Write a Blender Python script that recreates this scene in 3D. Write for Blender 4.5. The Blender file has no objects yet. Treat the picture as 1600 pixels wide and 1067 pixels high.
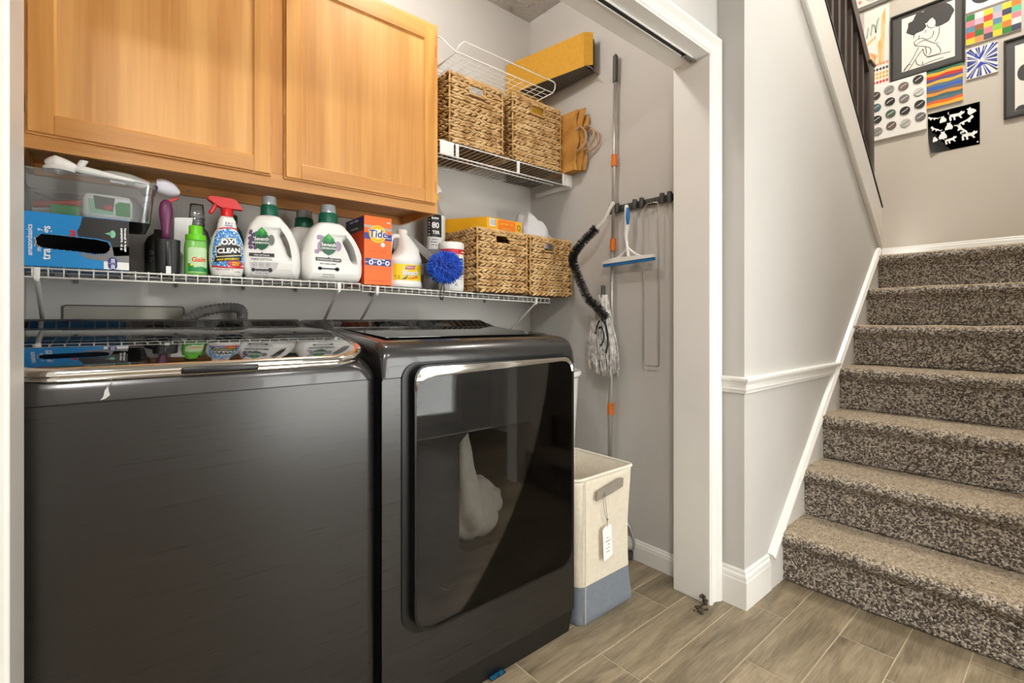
import bpy, bmesh, math, random
from mathutils import Vector, Matrix, noise as mnoise
from mathutils.geometry import tessellate_polygon
random.seed(7)
SC = bpy.context.scene
COL = SC.collection
PI = math.pi

# ------------------------------------------------------------------ camera, world, lights, exposure
cam_d = bpy.data.cameras.new('camera'); cam = bpy.data.objects.new('camera', cam_d); COL.objects.link(cam)
cam.location = (0, 0, 1.05)
cam.rotation_euler = (PI/2, 0, -math.radians(40.1408))
cam_d.sensor_width = 36.0; cam_d.lens = 757.357/1600*36.0
cam_d.shift_y = -(533.5-500.21)/1600.0
cam_d.clip_start = 0.02
SC.camera = cam

world = bpy.data.worlds.new('daylight'); SC.world = world; world.use_nodes = True
wb = world.node_tree.nodes['Background']
wb.inputs['Color'].default_value = (1.0, 0.985, 0.955, 1); wb.inputs['Strength'].default_value = 5.6

def area(name, loc, rot, size, power, color=(1,1,1), shape='DISK', size_y=None):
    d = bpy.data.lights.new(name, 'AREA'); d.energy = power; d.color = color; d.shape = shape; d.size = size
    if size_y: d.size_y = size_y
    o = bpy.data.objects.new(name, d); COL.objects.link(o); o.location = loc; o.rotation_euler = rot
    return o
LAMP1 = (-0.30, -0.60, 2.56)      # hall ceiling lamp
LAMP2 = (3.0, 0.2, 4.30)         # stairwell ceiling lamp
LAMP3 = (1.0, -1.0, 2.56)        # second hall ceiling lamp
LAMP4 = (0.86, 1.36, 2.68)       # closet ceiling lamp
cl = bpy.data.lights.new('closet_lamp_light', 'POINT'); cl.energy = 8; cl.color = (1.0,0.96,0.91); cl.shadow_soft_size = 0.06
clo = bpy.data.objects.new('closet_lamp_light', cl); COL.objects.link(clo); clo.location = (LAMP4[0], LAMP4[1], LAMP4[2]-0.13)
area('hall_lamp_light', (LAMP1[0], LAMP1[1], LAMP1[2]-0.09), (0,0,0), 0.34, 25, (1.0,0.965,0.92))
area('hall_lamp_light_b', (LAMP3[0], LAMP3[1], LAMP3[2]-0.09), (0,0,0), 0.34, 7, (1.0,0.965,0.92))
area('stairwell_lamp_light', (LAMP2[0], LAMP2[1], LAMP2[2]-0.09), (0,0,0), 0.34, 30, (1.0,0.95,0.87))
prt = area('glazing_portal', (1.735, -1.585, 1.11), (-PI/2,0,0), 1.62, 1, (1,1,1), 'RECTANGLE', 1.98)
prt.data.cycles.is_portal = True

SC.view_settings.view_transform = 'Standard'; SC.view_settings.look = 'None'
SC.view_settings.gamma = 1.0; SC.view_settings.use_curve_mapping = False
SC.view_settings.exposure = 0.84

# ------------------------------------------------------------------ helpers: materials
def lin(c):
    return tuple(((v/255.0)/12.92 if v/255.0 <= 0.04045 else (((v/255.0)+0.055)/1.055)**2.4) for v in c)
def nd(nt, t, **kw):
    n = nt.nodes.new(t)
    for k, v in kw.items(): setattr(n, k, v)
    return n
_M = {}
def mat(name, rgb, rough=0.5, metal=0.0, var=0.0, vscale=8.0, stretch=(1,1,1), bump=0.0, bscale=60.0, spec=0.5, coat=0.0, rgb2=None, detail=4.0, emit=None, sheen=0.0):
    if name in _M: return _M[name]
    m = bpy.data.materials.new(name); m.use_nodes = True; nt = m.node_tree
    b = nt.nodes['Principled BSDF']
    c = lin(rgb)
    b.inputs['Base Color'].default_value = (*c, 1); b.inputs['Roughness'].default_value = rough
    b.inputs['Metallic'].default_value = metal; b.inputs['Specular IOR Level'].default_value = spec
    b.inputs['Coat Weight'].default_value = coat
    if sheen: b.inputs['Sheen Weight'].default_value = sheen
    if emit:
        b.inputs['Emission Color'].default_value = (*c, 1); b.inputs['Emission Strength'].default_value = emit
    if var or bump or rgb2:
        tc = nd(nt, 'ShaderNodeTexCoord'); mp = nd(nt, 'ShaderNodeMapping'); mp.inputs['Scale'].default_value = stretch
        nt.links.new(tc.outputs['Object'], mp.inputs['Vector'])
    if var or rgb2:
        n = nd(nt, 'ShaderNodeTexNoise'); n.inputs['Scale'].default_value = vscale; n.inputs['Detail'].default_value = detail
        nt.links.new(mp.outputs[0], n.inputs['Vector'])
        r = nd(nt, 'ShaderNodeValToRGB'); r.color_ramp.elements[0].position = 0.35; r.color_ramp.elements[1].position = 0.65
        c2 = lin(rgb2) if rgb2 else tuple(min(1, v*(1+var)) for v in c)
        c1 = c if rgb2 else tuple(v*(1-var) for v in c)
        r.color_ramp.elements[0].color = (*c1, 1); r.color_ramp.elements[1].color = (*c2, 1)
        nt.links.new(n.outputs['Fac'], r.inputs['Fac']); nt.links.new(r.outputs['Color'], b.inputs['Base Color'])
    if bump:
        n2 = nd(nt, 'ShaderNodeTexNoise'); n2.inputs['Scale'].default_value = bscale; n2.inputs['Detail'].default_value = 3
        nt.links.new(mp.outputs[0], n2.inputs['Vector'])
        bp = nd(nt, 'ShaderNodeBump'); bp.inputs['Strength'].default_value = bump; bp.inputs['Distance'].default_value = 0.004
        nt.links.new(n2.outputs['Fac'], bp.inputs['Height']); nt.links.new(bp.outputs[0], b.inputs['Normal'])
    _M[name] = m
    return m
def clear_mat(name, tint=(235,240,240), opac=0.25, rough=0.05, gloss=0.25):
    """thin clear plastic or glass: see-through with a tint, a faint body and a Fresnel gloss"""
    if name in _M: return _M[name]
    m = bpy.data.materials.new(name); m.use_nodes = True; nt = m.node_tree; nt.nodes.clear()
    o = nd(nt, 'ShaderNodeOutputMaterial'); t = nd(nt, 'ShaderNodeBsdfTransparent'); t.inputs['Color'].default_value = (*lin(tint), 1)
    d = nd(nt, 'ShaderNodeBsdfDiffuse'); d.inputs['Color'].default_value = (*lin(tint), 1)
    g = nd(nt, 'ShaderNodeBsdfGlossy'); g.inputs['Roughness'].default_value = rough
    m1 = nd(nt, 'ShaderNodeMixShader'); m1.inputs[0].default_value = opac
    nt.links.new(t.outputs[0], m1.inputs[1]); nt.links.new(d.outputs[0], m1.inputs[2])
    fr = nd(nt, 'ShaderNodeFresnel'); fr.inputs['IOR'].default_value = 1.45
    ad = nd(nt, 'ShaderNodeMath', operation='MULTIPLY_ADD'); ad.inputs[1].default_value = 1.0; ad.inputs[2].default_value = gloss*0.12
    nt.links.new(fr.outputs[0], ad.inputs[0])
    m2 = nd(nt, 'ShaderNodeMixShader'); nt.links.new(ad.outputs[0], m2.inputs[0])
    nt.links.new(m1.outputs[0], m2.inputs[1]); nt.links.new(g.outputs[0], m2.inputs[2]); nt.links.new(m2.outputs[0], o.inputs[0])
    _M[name] = m
    return m
def wood_mat(name, c1, c2, axis, rough=0.38, ring=1.0):
    if name in _M: return _M[name]
    m = bpy.data.materials.new(name); m.use_nodes = True; nt = m.node_tree; b = nt.nodes['Principled BSDF']
    tc = nd(nt, 'ShaderNodeTexCoord'); oi = nd(nt, 'ShaderNodeObjectInfo')
    ad = nd(nt, 'ShaderNodeVectorMath', operation='ADD'); mu = nd(nt, 'ShaderNodeVectorMath', operation='SCALE'); mu.inputs['Scale'].default_value = 7.3
    cx = nd(nt, 'ShaderNodeCombineXYZ')
    for i in range(3): nt.links.new(oi.outputs['Random'], cx.inputs[i])
    nt.links.new(cx.outputs[0], mu.inputs[0]); nt.links.new(tc.outputs['Object'], ad.inputs[0]); nt.links.new(mu.outputs[0], ad.inputs[1])
    mp = nd(nt, 'ShaderNodeMapping'); s = [1.0, 1.0, 1.0]; s[axis] = 0.10; mp.inputs['Scale'].default_value = s
    nt.links.new(ad.outputs[0], mp.inputs['Vector'])
    n1 = nd(nt, 'ShaderNodeTexNoise'); n1.inputs['Scale'].default_value = 5.0*ring; n1.inputs['Detail'].default_value = 2; n1.inputs['Distortion'].default_value = 0.4
    nt.links.new(mp.outputs[0], n1.inputs['Vector'])
    sn = nd(nt, 'ShaderNodeMath', operation='MULTIPLY'); sn.inputs[1].default_value = 34.0
    s2 = nd(nt, 'ShaderNodeMath', operation='SINE'); nt.links.new(n1.outputs['Fac'], sn.inputs[0]); nt.links.new(sn.outputs[0], s2.inputs[0])
    mr = nd(nt, 'ShaderNodeMapRange'); mr.inputs['From Min'].default_value = -1; nt.links.new(s2.outputs[0], mr.inputs['Value'])
    n2 = nd(nt, 'ShaderNodeTexNoise'); n2.inputs['Scale'].default_value = 90.0; n2.inputs['Detail'].default_value = 5
    mp2 = nd(nt, 'ShaderNodeMapping'); s = [1.0, 1.0, 1.0]; s[axis] = 0.03; mp2.inputs['Scale'].default_value = s
    nt.links.new(ad.outputs[0], mp2.inputs['Vector']); nt.links.new(mp2.outputs[0], n2.inputs['Vector'])
    mx = nd(nt, 'ShaderNodeMath', operation='MULTIPLY_ADD'); mx.inputs[1].default_value = 0.45; nt.links.new(mr.outputs[0], mx.inputs[0])
    m3 = nd(nt, 'ShaderNodeMath', operation='MULTIPLY'); m3.inputs[1].default_value = 0.6; nt.links.new(n2.outputs['Fac'], m3.inputs[0]); nt.links.new(m3.outputs[0], mx.inputs[2])
    r = nd(nt, 'ShaderNodeValToRGB'); r.color_ramp.elements[0].position = 0.15; r.color_ramp.elements[1].position = 0.85
    r.color_ramp.elements[0].color = (*lin(c1), 1); r.color_ramp.elements[1].color = (*lin(c2), 1)
    nt.links.new(mx.outputs[0], r.inputs['Fac']); nt.links.new(r.outputs[0], b.inputs['Base Color'])
    b.inputs['Roughness'].default_value = rough
    _M[name] = m
    return m

# ------------------------------------------------------------------ helpers: geometry
def V(*a): return Vector(a)
def box(bm, x0, x1, y0, y1, z0, z1, bev=0.0, seg=2):
    r = bmesh.ops.create_cube(bm, size=1.0, matrix=Matrix.Translation(((x0+x1)/2, (y0+y1)/2, (z0+z1)/2)) @ Matrix.Diagonal((x1-x0, y1-y0, z1-z0, 1)))
    if bev > 0:
        es = list({e for v in r['verts'] for e in v.link_edges})
        bmesh.ops.bevel(bm, geom=es, offset=bev, segments=seg, profile=0.5, affect='EDGES')
def prism(bm, loop, fa, fb):
    """loop of 2D points, fa / fb map (u, v) to the two end faces"""
    a = [bm.verts.new(fa(u, v)) for u, v in loop]; b = [bm.verts.new(fb(u, v)) for u, v in loop]
    n = len(loop)
    bm.faces.new(a); bm.faces.new(b[::-1])
    for i in range(n): bm.faces.new((a[(i+1) % n], a[i], b[i], b[(i+1) % n]))
def loft(bm, secs, cap0=True, cap1=True, close=True):
    rows = [[bm.verts.new(p) for p in s] for s in secs]
    n = len(rows[0])
    for a, b in zip(rows, rows[1:]):
        for i in range(n if close else n-1):
            j = (i+1) % n
            bm.faces.new((a[i], a[j], b[j], b[i]))
    if cap0 and close: bm.faces.new(rows[0][::-1])
    if cap1 and close: bm.faces.new(rows[-1])
    return rows
def tube(bm, pts, r, n=6, closed=False, caps=True):
    pts = [Vector(p) for p in pts]; N = len(pts); rings = []
    rr = r if isinstance(r, (list, tuple)) else [r]*N
    up = None
    for i, p in enumerate(pts):
        if closed: t = (pts[(i+1) % N]-pts[i-1]).normalized()
        else: t = (pts[min(i+1, N-1)]-pts[max(i-1, 0)]).normalized()
        if up is None:
            up = Vector((0,0,1)) if abs(t.z) < 0.9 else Vector((1,0,0))
        s = t.cross(up)
        if s.length < 1e-6: s = t.cross(Vector((0.3,1,0.2)))
        s.normalize(); up = s.cross(t).normalized()
        rings.append([p + rr[i]*(math.cos(2*PI*k/n)*s + math.sin(2*PI*k/n)*up) for k in range(n)])
    if closed: rings.append(rings[0]); 
    rows = [[bm.verts.new(q) for q in g] for g in (rings[:-1] if closed else rings)]
    if closed: rows.append(rows[0])
    for a, b in zip(rows, rows[1:]):
        for k in range(n):
            bm.faces.new((a[k], a[(k+1) % n], b[(k+1) % n], b[k]))
    if not closed and caps:
        bm.faces.new(rows[0][::-1]); bm.faces.new(rows[-1])
def smooth_path(pts, k=6, closed=False):
    """Catmull-Rom through pts"""
    P = [Vector(p) for p in pts]; n = len(P); out = []
    for i in range(n if closed else n-1):
        if closed: a, b, c, d = P[i-1], P[i], P[(i+1) % n], P[(i+2) % n]
        else: a, b, c, d = P[max(i-1,0)], P[i], P[i+1], P[min(i+2,n-1)]
        for j in range(k):
            t = j/k
            out.append(0.5*((2*b)+(c-a)*t+(2*a-5*b+4*c-d)*t*t+(3*b-a-3*c+d)*t**3))
    if not closed: out.append(P[-1])
    return out
def lathe(bm, prof, n=32, cx=0, cy=0, cap0=True, cap1=True):
    loft(bm, [[Vector((cx+r*math.cos(2*PI*k/n), cy+r*math.sin(2*PI*k/n), z)) for k in range(n)] for r, z in prof], cap0, cap1)
def supell(a, b, n, k=40, cx=0, cy=0, z=0):
    out = []
    for i in range(k):
        t = 2*PI*i/k; c, s = math.cos(t), math.sin(t)
        out.append(Vector((cx+a*math.copysign(abs(c)**(2/n), c), cy+b*math.copysign(abs(s)**(2/n), s), z)))
    return out
def rrect(x0, x1, z0, z1, r, seg=6):
    """rounded rectangle loop; r a number or four radii bl, br, tr, tl"""
    R = r if isinstance(r, (list, tuple)) else [r]*4
    out = []
    for (cx, cz, a0), q in zip(((x0+R[0], z0+R[0], PI), (x1-R[1], z0+R[1], 1.5*PI), (x1-R[2], z1-R[2], 0), (x0+R[3], z1-R[3], 0.5*PI)), R):
        for k in range(seg+1):
            a = a0+0.5*PI*k/seg; out.append((cx+q*math.cos(a), cz+q*math.sin(a)))
    return out
def ring_prism(bm, outer, inner, fa, fb):
    """frame between two loops of equal length"""
    n = len(outer)
    oa = [bm.verts.new(fa(*p)) for p in outer]; ia = [bm.verts.new(fa(*p)) for p in inner]
    ob = [bm.verts.new(fb(*p)) for p in outer]; ib = [bm.verts.new(fb(*p)) for p in inner]
    for i in range(n):
        j = (i+1) % n
        bm.faces.new((oa[i], oa[j], ia[j], ia[i])); bm.faces.new((ob[j], ob[i], ib[i], ib[j]))
        bm.faces.new((oa[j], oa[i], ob[i], ob[j])); bm.faces.new((ia[i], ia[j], ib[j], ib[i]))
def obj(name, bm, m, parent=None, smooth=False, angle=None, label=None):
    bmesh.ops.recalc_face_normals(bm, faces=bm.faces[:])
    me = bpy.data.meshes.new(name); bm.to_mesh(me); bm.free()
    if smooth or angle:
        me.polygons.foreach_set('use_smooth', [True]*len(me.polygons))
        if angle: me.set_sharp_from_angle(angle=math.radians(angle))
    if m is not None: me.materials.append(m)
    o = bpy.data.objects.new(name, me); COL.objects.link(o); o.parent = parent
    if label: o['label'] = label
    return o
def B(): return bmesh.new()
def bx(name, m, parent, x0, x1, y0, y1, z0, z1, bev=0.0, seg=2, label=None):
    b = B(); box(b, x0, x1, y0, y1, z0, z1, bev, seg); return obj(name, b, m, parent, angle=35 if bev else None, label=label)
def tag(o, label, cat, group=None):
    o['label'] = label; o['category'] = cat
    if group: o['group'] = group
    return o
def thing(name, label, cat, loc=(0,0,0), rz=0, group=None):
    o = bpy.data.objects.new(name, None); COL.objects.link(o); o.location = loc; o.rotation_euler = (0,0,rz); o.empty_display_size = 0.05
    return tag(o, label, cat, group)
def struct(name, bm, m, parent=None, **kw):
    o = obj(name, bm, m, parent, **kw)
    o['kind'] = 'structure'
    return o
def sbox(name, m, x0, x1, y0, y1, z0, z1, bev=0.0):
    b = B(); box(b, x0, x1, y0, y1, z0, z1, bev); return struct(name, b, m)
def inst(src, parent, name=None, loc=None):
    o = src.copy(); COL.objects.link(o); o.parent = parent
    if name: o.name = name
    if loc is not None: o.location = loc
    return o
def copy_tree(root, loc=None, rz=None, label=None, group=None):
    r = root.copy(); COL.objects.link(r)
    if loc is not None: r.location = loc
    if rz is not None: r.rotation_euler = (0,0,rz)
    if label: r['label'] = label
    if group: r['group'] = group
    for ch in list(root.children):
        c = ch.copy(); COL.objects.link(c); c.parent = r
        for g in list(ch.children):
            d = g.copy(); COL.objects.link(d); d.parent = c
    return r

# ------------------------------------------------------------------ helpers: print (lettering and flat marks on surfaces)
def text_geo(s, size, bold=0.0, shear=0.0, align='CENTER', spacing=1.0):
    c = bpy.data.curves.new('t', 'FONT'); c.body = s; c.size = size; c.offset = bold*size; c.shear = shear; c.align_x = align
    c.resolution_u = 3; c.fill_mode = 'FRONT'; c.space_character = spacing
    o = bpy.data.objects.new('t', c); me = o.to_mesh()
    vs = [(v.co.x, v.co.y) for v in me.vertices]; fs = [tuple(p.vertices) for p in me.polygons]
    o.to_mesh_clear(); bpy.data.objects.remove(o); bpy.data.curves.remove(c)
    return vs, fs
def poly_geo(*loops):
    ls = [[Vector((x, z, 0)) for x, z in l] for l in loops]
    tris = tessellate_polygon(ls); vs = [p for l in loops for p in l]
    return vs, [tuple(t) for t in tris]
def ell(cx, cz, a, b, k=28, a0=0.0, a1=2*PI):
    return [(cx+a*math.cos(a0+(a1-a0)*i/k), cz+b*math.sin(a0+(a1-a0)*i/k)) for i in range(k if a1-a0 >= 2*PI-1e-6 else k+1)]
def stroke_geo(pts, w):
    """a flat ribbon of width w along 2D points"""
    P = [Vector(p) for p in pts]; vs = []; fs = []
    for i, p in enumerate(P):
        t = P[min(i+1, len(P)-1)]-P[max(i-1, 0)]
        n = Vector((-t.y, t.x)); n = n.normalized()*w*0.5 if n.length > 0 else Vector((0, w*0.5))
        vs += [tuple(p+n), tuple(p-n)]
        if i: k = 2*i; fs.append((k-2, k-1, k+1, k))
    return vs, fs
def xf(g, dx=0, dz=0, rot=0.0, sc=1.0):
    c, s = math.cos(rot)*sc, math.sin(rot)*sc
    return [(dx+c*x-s*z, dz+s*x+c*z) for x, z in g[0]], g[1]
def decal(name, m, parent, fmap, geos, maxlen=None):
    b = B()
    for vs, fs in geos:
        bv = [b.verts.new((x, z, 0)) for x, z in vs]
        for f in fs:
            try: b.faces.new([bv[i] for i in f])
            except ValueError: pass
    if maxlen:
        for _ in range(4):
            es = [e for e in b.edges if e.calc_length() > maxlen]
            if not es: break
            bmesh.ops.subdivide_edges(b, edges=es, cuts=1); bmesh.ops.triangulate(b, faces=[f for f in b.faces if len(f.verts) > 4])
    for v in b.verts: v.co = fmap(v.co.x, v.co.y)
    me = bpy.data.meshes.new(name); b.to_mesh(me); b.free(); me.materials.append(m)
    o = bpy.data.objects.new(name, me); COL.objects.link(o); o.parent = parent
    return o
def fy(y0, ox=0, oz=0): return lambda x, z: Vector((x+ox, y0, z+oz))

def micro(width, h, seed=1):
    """a line of print too small to read: a row of little marks, centred on x = 0"""
    rnd = random.Random(seed); vs = []; fs = []; x = -width/2
    while x < width/2-h*0.3:
        w_ = h*rnd.uniform(0.25, 0.55)
        if rnd.random() > 0.14:
            k = len(vs); z1 = h*rnd.uniform(0.6, 0.85); z0 = h*rnd.uniform(0.0, 0.22)
            vs += [(x, z0), (x+w_, z0), (x+w_, z1), (x, z1)]; fs.append((k, k+1, k+2, k+3))
        x += w_+h*0.16
    return vs, fs
# ------------------------------------------------------------------ materials of the setting
def wall_mat(name, rgb):
    if name in _M: return _M[name]
    m = mat(name, rgb, 0.55, var=0.025, vscale=1.6, bump=0.06, bscale=220)
    return m
WALL = wall_mat('wall_paint', (205,202,197))
WARM = wall_mat('stairwell_paint', (196,188,176))
WHITE = mat('white_trim_paint', (238,236,231), 0.32, var=0.02, vscale=5, bump=0.04, bscale=40)
CEIL = mat('ceiling_paint', (196,194,190), 0.7)
def stomp_ceiling():
    m = CEIL; nt = m.node_tree; b = nt.nodes['Principled BSDF']
    tc = nd(nt, 'ShaderNodeTexCoord'); v = nd(nt, 'ShaderNodeTexVoronoi'); v.inputs['Scale'].default_value = 5.5
    nt.links.new(tc.outputs['Object'], v.inputs['Vector'])
    sub = nd(nt, 'ShaderNodeVectorMath', operation='SUBTRACT'); nt.links.new(tc.outputs['Object'], sub.inputs[0]); nt.links.new(v.outputs['Position'], sub.inputs[1])
    sx = nd(nt, 'ShaderNodeSeparateXYZ'); nt.links.new(sub.outputs[0], sx.inputs[0])
    at = nd(nt, 'ShaderNodeMath', operation='ARCTAN2'); nt.links.new(sx.outputs[1], at.inputs[0]); nt.links.new(sx.outputs[0], at.inputs[1])
    n = nd(nt, 'ShaderNodeTexNoise', noise_dimensions='2D'); n.inputs['Scale'].default_value = 6; n.inputs['Detail'].default_value = 2
    cb = nd(nt, 'ShaderNodeCombineXYZ'); nt.links.new(at.outputs[0], cb.inputs[0]); nt.links.new(v.outputs['Distance'], cb.inputs[1]); nt.links.new(cb.outputs[0], n.inputs['Vector'])
    bp = nd(nt, 'ShaderNodeBump'); bp.inputs['Strength'].default_value = 0.9; bp.inputs['Distance'].default_value = 0.012
    nt.links.new(n.outputs['Fac'], bp.inputs['Height']); nt.links.new(bp.outputs[0], b.inputs['Normal'])
stomp_ceiling()

def strip(bm, p0, p1, prof, y0, m0=0.0, m1=0.0, flip=1):
    """moulding along p0 -> p1 in the xz plane at y0; prof points are (offset across, depth towards -y)"""
    a, b = Vector(p0), Vector(p1); d = (b-a).normalized(); n = Vector((-d.y, d.x))*flip
    def at(base, m): return [Vector((base.x+n.x*o+d.x*m*o, y0-t, base.y+n.y*o+d.y*m*o)) for o, t in prof]
    loft(bm, [at(a, m0), at(b, m1)])
def strip_x(bm, p0, p1, prof, x0, flip=1):
    """the same in the yz plane at x0, depth towards -x"""
    a, b = Vector(p0), Vector(p1); d = (b-a).normalized(); n = Vector((-d.y, d.x))*flip
    def at(base): return [Vector((x0-t, base.x+n.x*o, base.y+n.y*o)) for o, t in prof]
    loft(bm, [at(a), at(b)])

# ------------------------------------------------------------------ floor of planks
PLK = None
def plank_mat():
    m = bpy.data.materials.new('wood_look_plank'); m.use_nodes = True; nt = m.node_tree; b = nt.nodes['Principled BSDF']
    tc = nd(nt, 'ShaderNodeTexCoord'); oi = nd(nt, 'ShaderNodeObjectInfo'); cx = nd(nt, 'ShaderNodeCombineXYZ')
    for i in range(3): nt.links.new(oi.outputs['Random'], cx.inputs[i])
    mu = nd(nt, 'ShaderNodeVectorMath', operation='SCALE'); mu.inputs['Scale'].default_value = 31.0
    ad = nd(nt, 'ShaderNodeVectorMath', operation='ADD'); nt.links.new(cx.outputs[0], mu.inputs[0]); nt.links.new(tc.outputs['Object'], ad.inputs[0]); nt.links.new(mu.outputs[0], ad.inputs[1])
    mp = nd(nt, 'ShaderNodeMapping'); mp.inputs['Scale'].default_value = (0.22, 1, 1); nt.links.new(ad.outputs[0], mp.inputs['Vector'])
    n1 = nd(nt, 'ShaderNodeTexNoise'); n1.inputs['Scale'].default_value = 16; n1.inputs['Detail'].default_value = 6; n1.inputs['Roughness'].default_value = 0.62; n1.inputs['Distortion'].default_value = 0.7
    nt.links.new(mp.outputs[0], n1.inputs['Vector'])
    mp2 = nd(nt, 'ShaderNodeMapping'); mp2.inputs['Scale'].default_value = (0.05, 1, 1); nt.links.new(ad.outputs[0], mp2.inputs['Vector'])
    n2 = nd(nt, 'ShaderNodeTexNoise'); n2.inputs['Scale'].default_value = 190; n2.inputs['Detail'].default_value = 3
    nt.links.new(mp2.outputs[0], n2.inputs['Vector'])
    mx = nd(nt, 'ShaderNodeMath', operation='MULTIPLY_ADD'); mx.inputs[1].default_value = 0.32; nt.links.new(n2.outputs['Fac'], mx.inputs[0])
    m3 = nd(nt, 'ShaderNodeMath', operation='MULTIPLY'); m3.inputs[1].default_value = 0.68; nt.links.new(n1.outputs['Fac'], m3.inputs[0]); nt.links.new(m3.outputs[0], mx.inputs[2])
    r = nd(nt, 'ShaderNodeValToRGB'); e = r.color_ramp.elements
    e[0].position = 0.30; e[0].color = (*lin((84,73,57)), 1); e[1].position = 0.68; e[1].color = (*lin((166,150,124)), 1)
    k = r.color_ramp.elements.new(0.48); k.color = (*lin((132,118,95)), 1)
    nt.links.new(mx.outputs[0], r.inputs['Fac'])
    hv = nd(nt, 'ShaderNodeHueSaturation'); mr = nd(nt, 'ShaderNodeMapRange'); mr.inputs['To Min'].default_value = 0.88; mr.inputs['To Max'].default_value = 1.10
    nt.links.new(oi.outputs['Random'], mr.inputs['Value']); nt.links.new(mr.outputs[0], hv.inputs['Value']); nt.links.new(r.outputs[0], hv.inputs['Color'])
    nt.links.new(hv.outputs[0], b.inputs['Base Color'])
    b.inputs['Roughness'].default_value = 0.42
    bp = nd(nt, 'ShaderNodeBump'); bp.inputs['Strength'].default_value = 0.15; bp.inputs['Distance'].default_value = 0.002
    nt.links.new(n1.outputs['Fac'], bp.inputs['Height']); nt.links.new(bp.outputs[0], b.inputs['Normal'])
    return m
PLANK = plank_mat()
GROUT = mat('pale_grout', (186,172,146), 0.8, var=0.06, vscale=30)
fb = B(); box(fb, -2.2, 2.30, -1.6, 2.0, -0.05, -0.0015); box(fb, 2.30, 2.90, -1.6, -0.20, -0.05, -0.0015); floor = struct('floor', fb, GROUT)
PW, PL_, GW = 0.1512, 0.609, 0.0035
def make_planks():
    y0 = 0.9868
    rows = {0: 1.575, -1: 1.199, -2: 1.835, -3: 1.521, -4: 1.879, -5: 1.753, 1: 1.30, 2: 1.71}
    meshes = {}
    for k in range(-18, 7):
        ya, yb = y0+k*PW+GW/2, y0+(k+1)*PW-GW/2
        yb = min(yb, 1.97); ya = max(ya, -1.6)
        if yb-ya < 0.02: continue
        off = rows.get(k, 0.37*k % PL_)
        x = off-math.ceil((off+2.2)/PL_)*PL_
        xm = 2.13 if yb > -0.30 else 2.90
        while x < xm:
            xa, xb = max(x+GW/2, -2.2), min(x+PL_-GW/2, xm)
            if xb-xa > 0.02:
                key = (round(xb-xa, 3), round(yb-ya, 3))
                if key not in meshes:
                    b = B(); box(b, -key[0]/2, key[0]/2, -key[1]/2, key[1]/2, -0.008, 0.0, 0.0012, 1)
                    o = obj('floor_plank', b, PLANK, floor); meshes[key] = o.data
                else:
                    o = bpy.data.objects.new('floor_plank', meshes[key]); COL.objects.link(o); o.parent = floor
                o.location = ((xa+xb)/2, (ya+yb)/2, 0)
            x += PL_
make_planks()

# ------------------------------------------------------------------ walls and ceilings
JL, JR, HEAD = -0.092, 1.704, 2.03
sbox('wall_back', WALL, -0.29, 1.92, 1.97, 2.07, 0, 2.70)
sbox('wall_right', WALL, 1.795, 1.90, 0.95, 1.97, 0, 2.70)
sbox('wall_left', WALL, -0.29, -0.17, 1.03, 1.97, 0, 2.70)
b = B(); box(b, -2.2, JL-0.02, 0.905, 1.03, 0, 2.70); box(b, JL-0.02, JR+0.02, 0.905, 1.03, HEAD+0.02, 2.70); box(b, JR+0.02, 1.794, 0.905, 1.03, 0, 2.70)
struct('wall_front', b, WALL)
b = B()
prism(b, [(1.787,0),(3.586,0),(3.586,1.735),(1.787,3.244)], lambda u, v: Vector((u,0.805,v)), lambda u, v: Vector((u,0.904,v)))
struct('wall_stair', b, WALL)
sbox('wall_end', WARM, 4.30, 4.40, -0.30, 1.95, 0, 4.45)
sbox('wall_stairwell_far', WARM, 1.92, 4.30, 1.90, 1.99, 1.2, 4.45)
sbox('wall_stairwell_near', WALL, 2.04, 4.30, -0.30, -0.20, 0, 4.45)
sbox('wall_upper', WALL, 1.62, 1.70, -0.30, 1.99, 2.72, 4.45)
sbox('wall_hall_left', WALL, -2.30, -2.2, -1.7, 1.03, 0, 2.70)
sbox('wall_hall_end', WALL, 2.90, 3.00, -1.7, -0.20, 0, 2.70)
GX0, GX1, GZ0, GZ1 = 0.90, 2.00, 0.12, 2.10
GX0, GX1 = 0.92, 2.55
b = B(); box(b, -2.3, GX0, -1.70, -1.6, 0, 2.70); box(b, GX1, 2.90, -1.70, -1.6, 0, 2.70); box(b, GX0, GX1, -1.70, -1.6, GZ1, 2.70); box(b, GX0, GX1, -1.70, -1.6, 0, GZ0)
struct('wall_entry', b, WALL)
b = B(); box(b, -2.3, 1.787, -1.7, 2.07, 2.68, 2.72); box(b, 1.787, 3.00, -1.7, -0.30, 2.68, 2.72); box(b, 1.787, 2.04, -0.30, -0.20, 2.68, 2.72); struct('ceiling', b, CEIL)
b = B(); box(b, 1.62, 4.40, -0.30, 1.99, 4.40, 4.46); struct('ceiling_stairwell', b, CEIL)

# glazed entry opposite the closet: frame, mullions and panes in its wall
b = B()
for x0, x1 in ((GX0, GX0+0.05), (GX1-0.05, GX1), (1.44, 1.50), (1.96, 2.02)): box(b, x0, x1, -1.68, -1.60, GZ0, GZ1)
for z0, z1 in ((GZ0, GZ0+0.08), (GZ1-0.06, GZ1), (1.05, 1.10)): box(b, GX0, GX1, -1.679, -1.601, z0, z1)
win = struct('window_1', b, WHITE)
PANE = clear_mat('window_glass', (248,250,250), 0.02, 0.02)
for x0, x1 in ((GX0+0.05, 1.44), (1.50, 1.96), (2.02, GX1-0.05)):
    for z0, z1 in ((GZ0+0.08, 1.05), (1.10, GZ1-0.06)):
        o = bx('pane', PANE, win, x0, x1, -1.645, -1.640, z0, z1)

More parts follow.
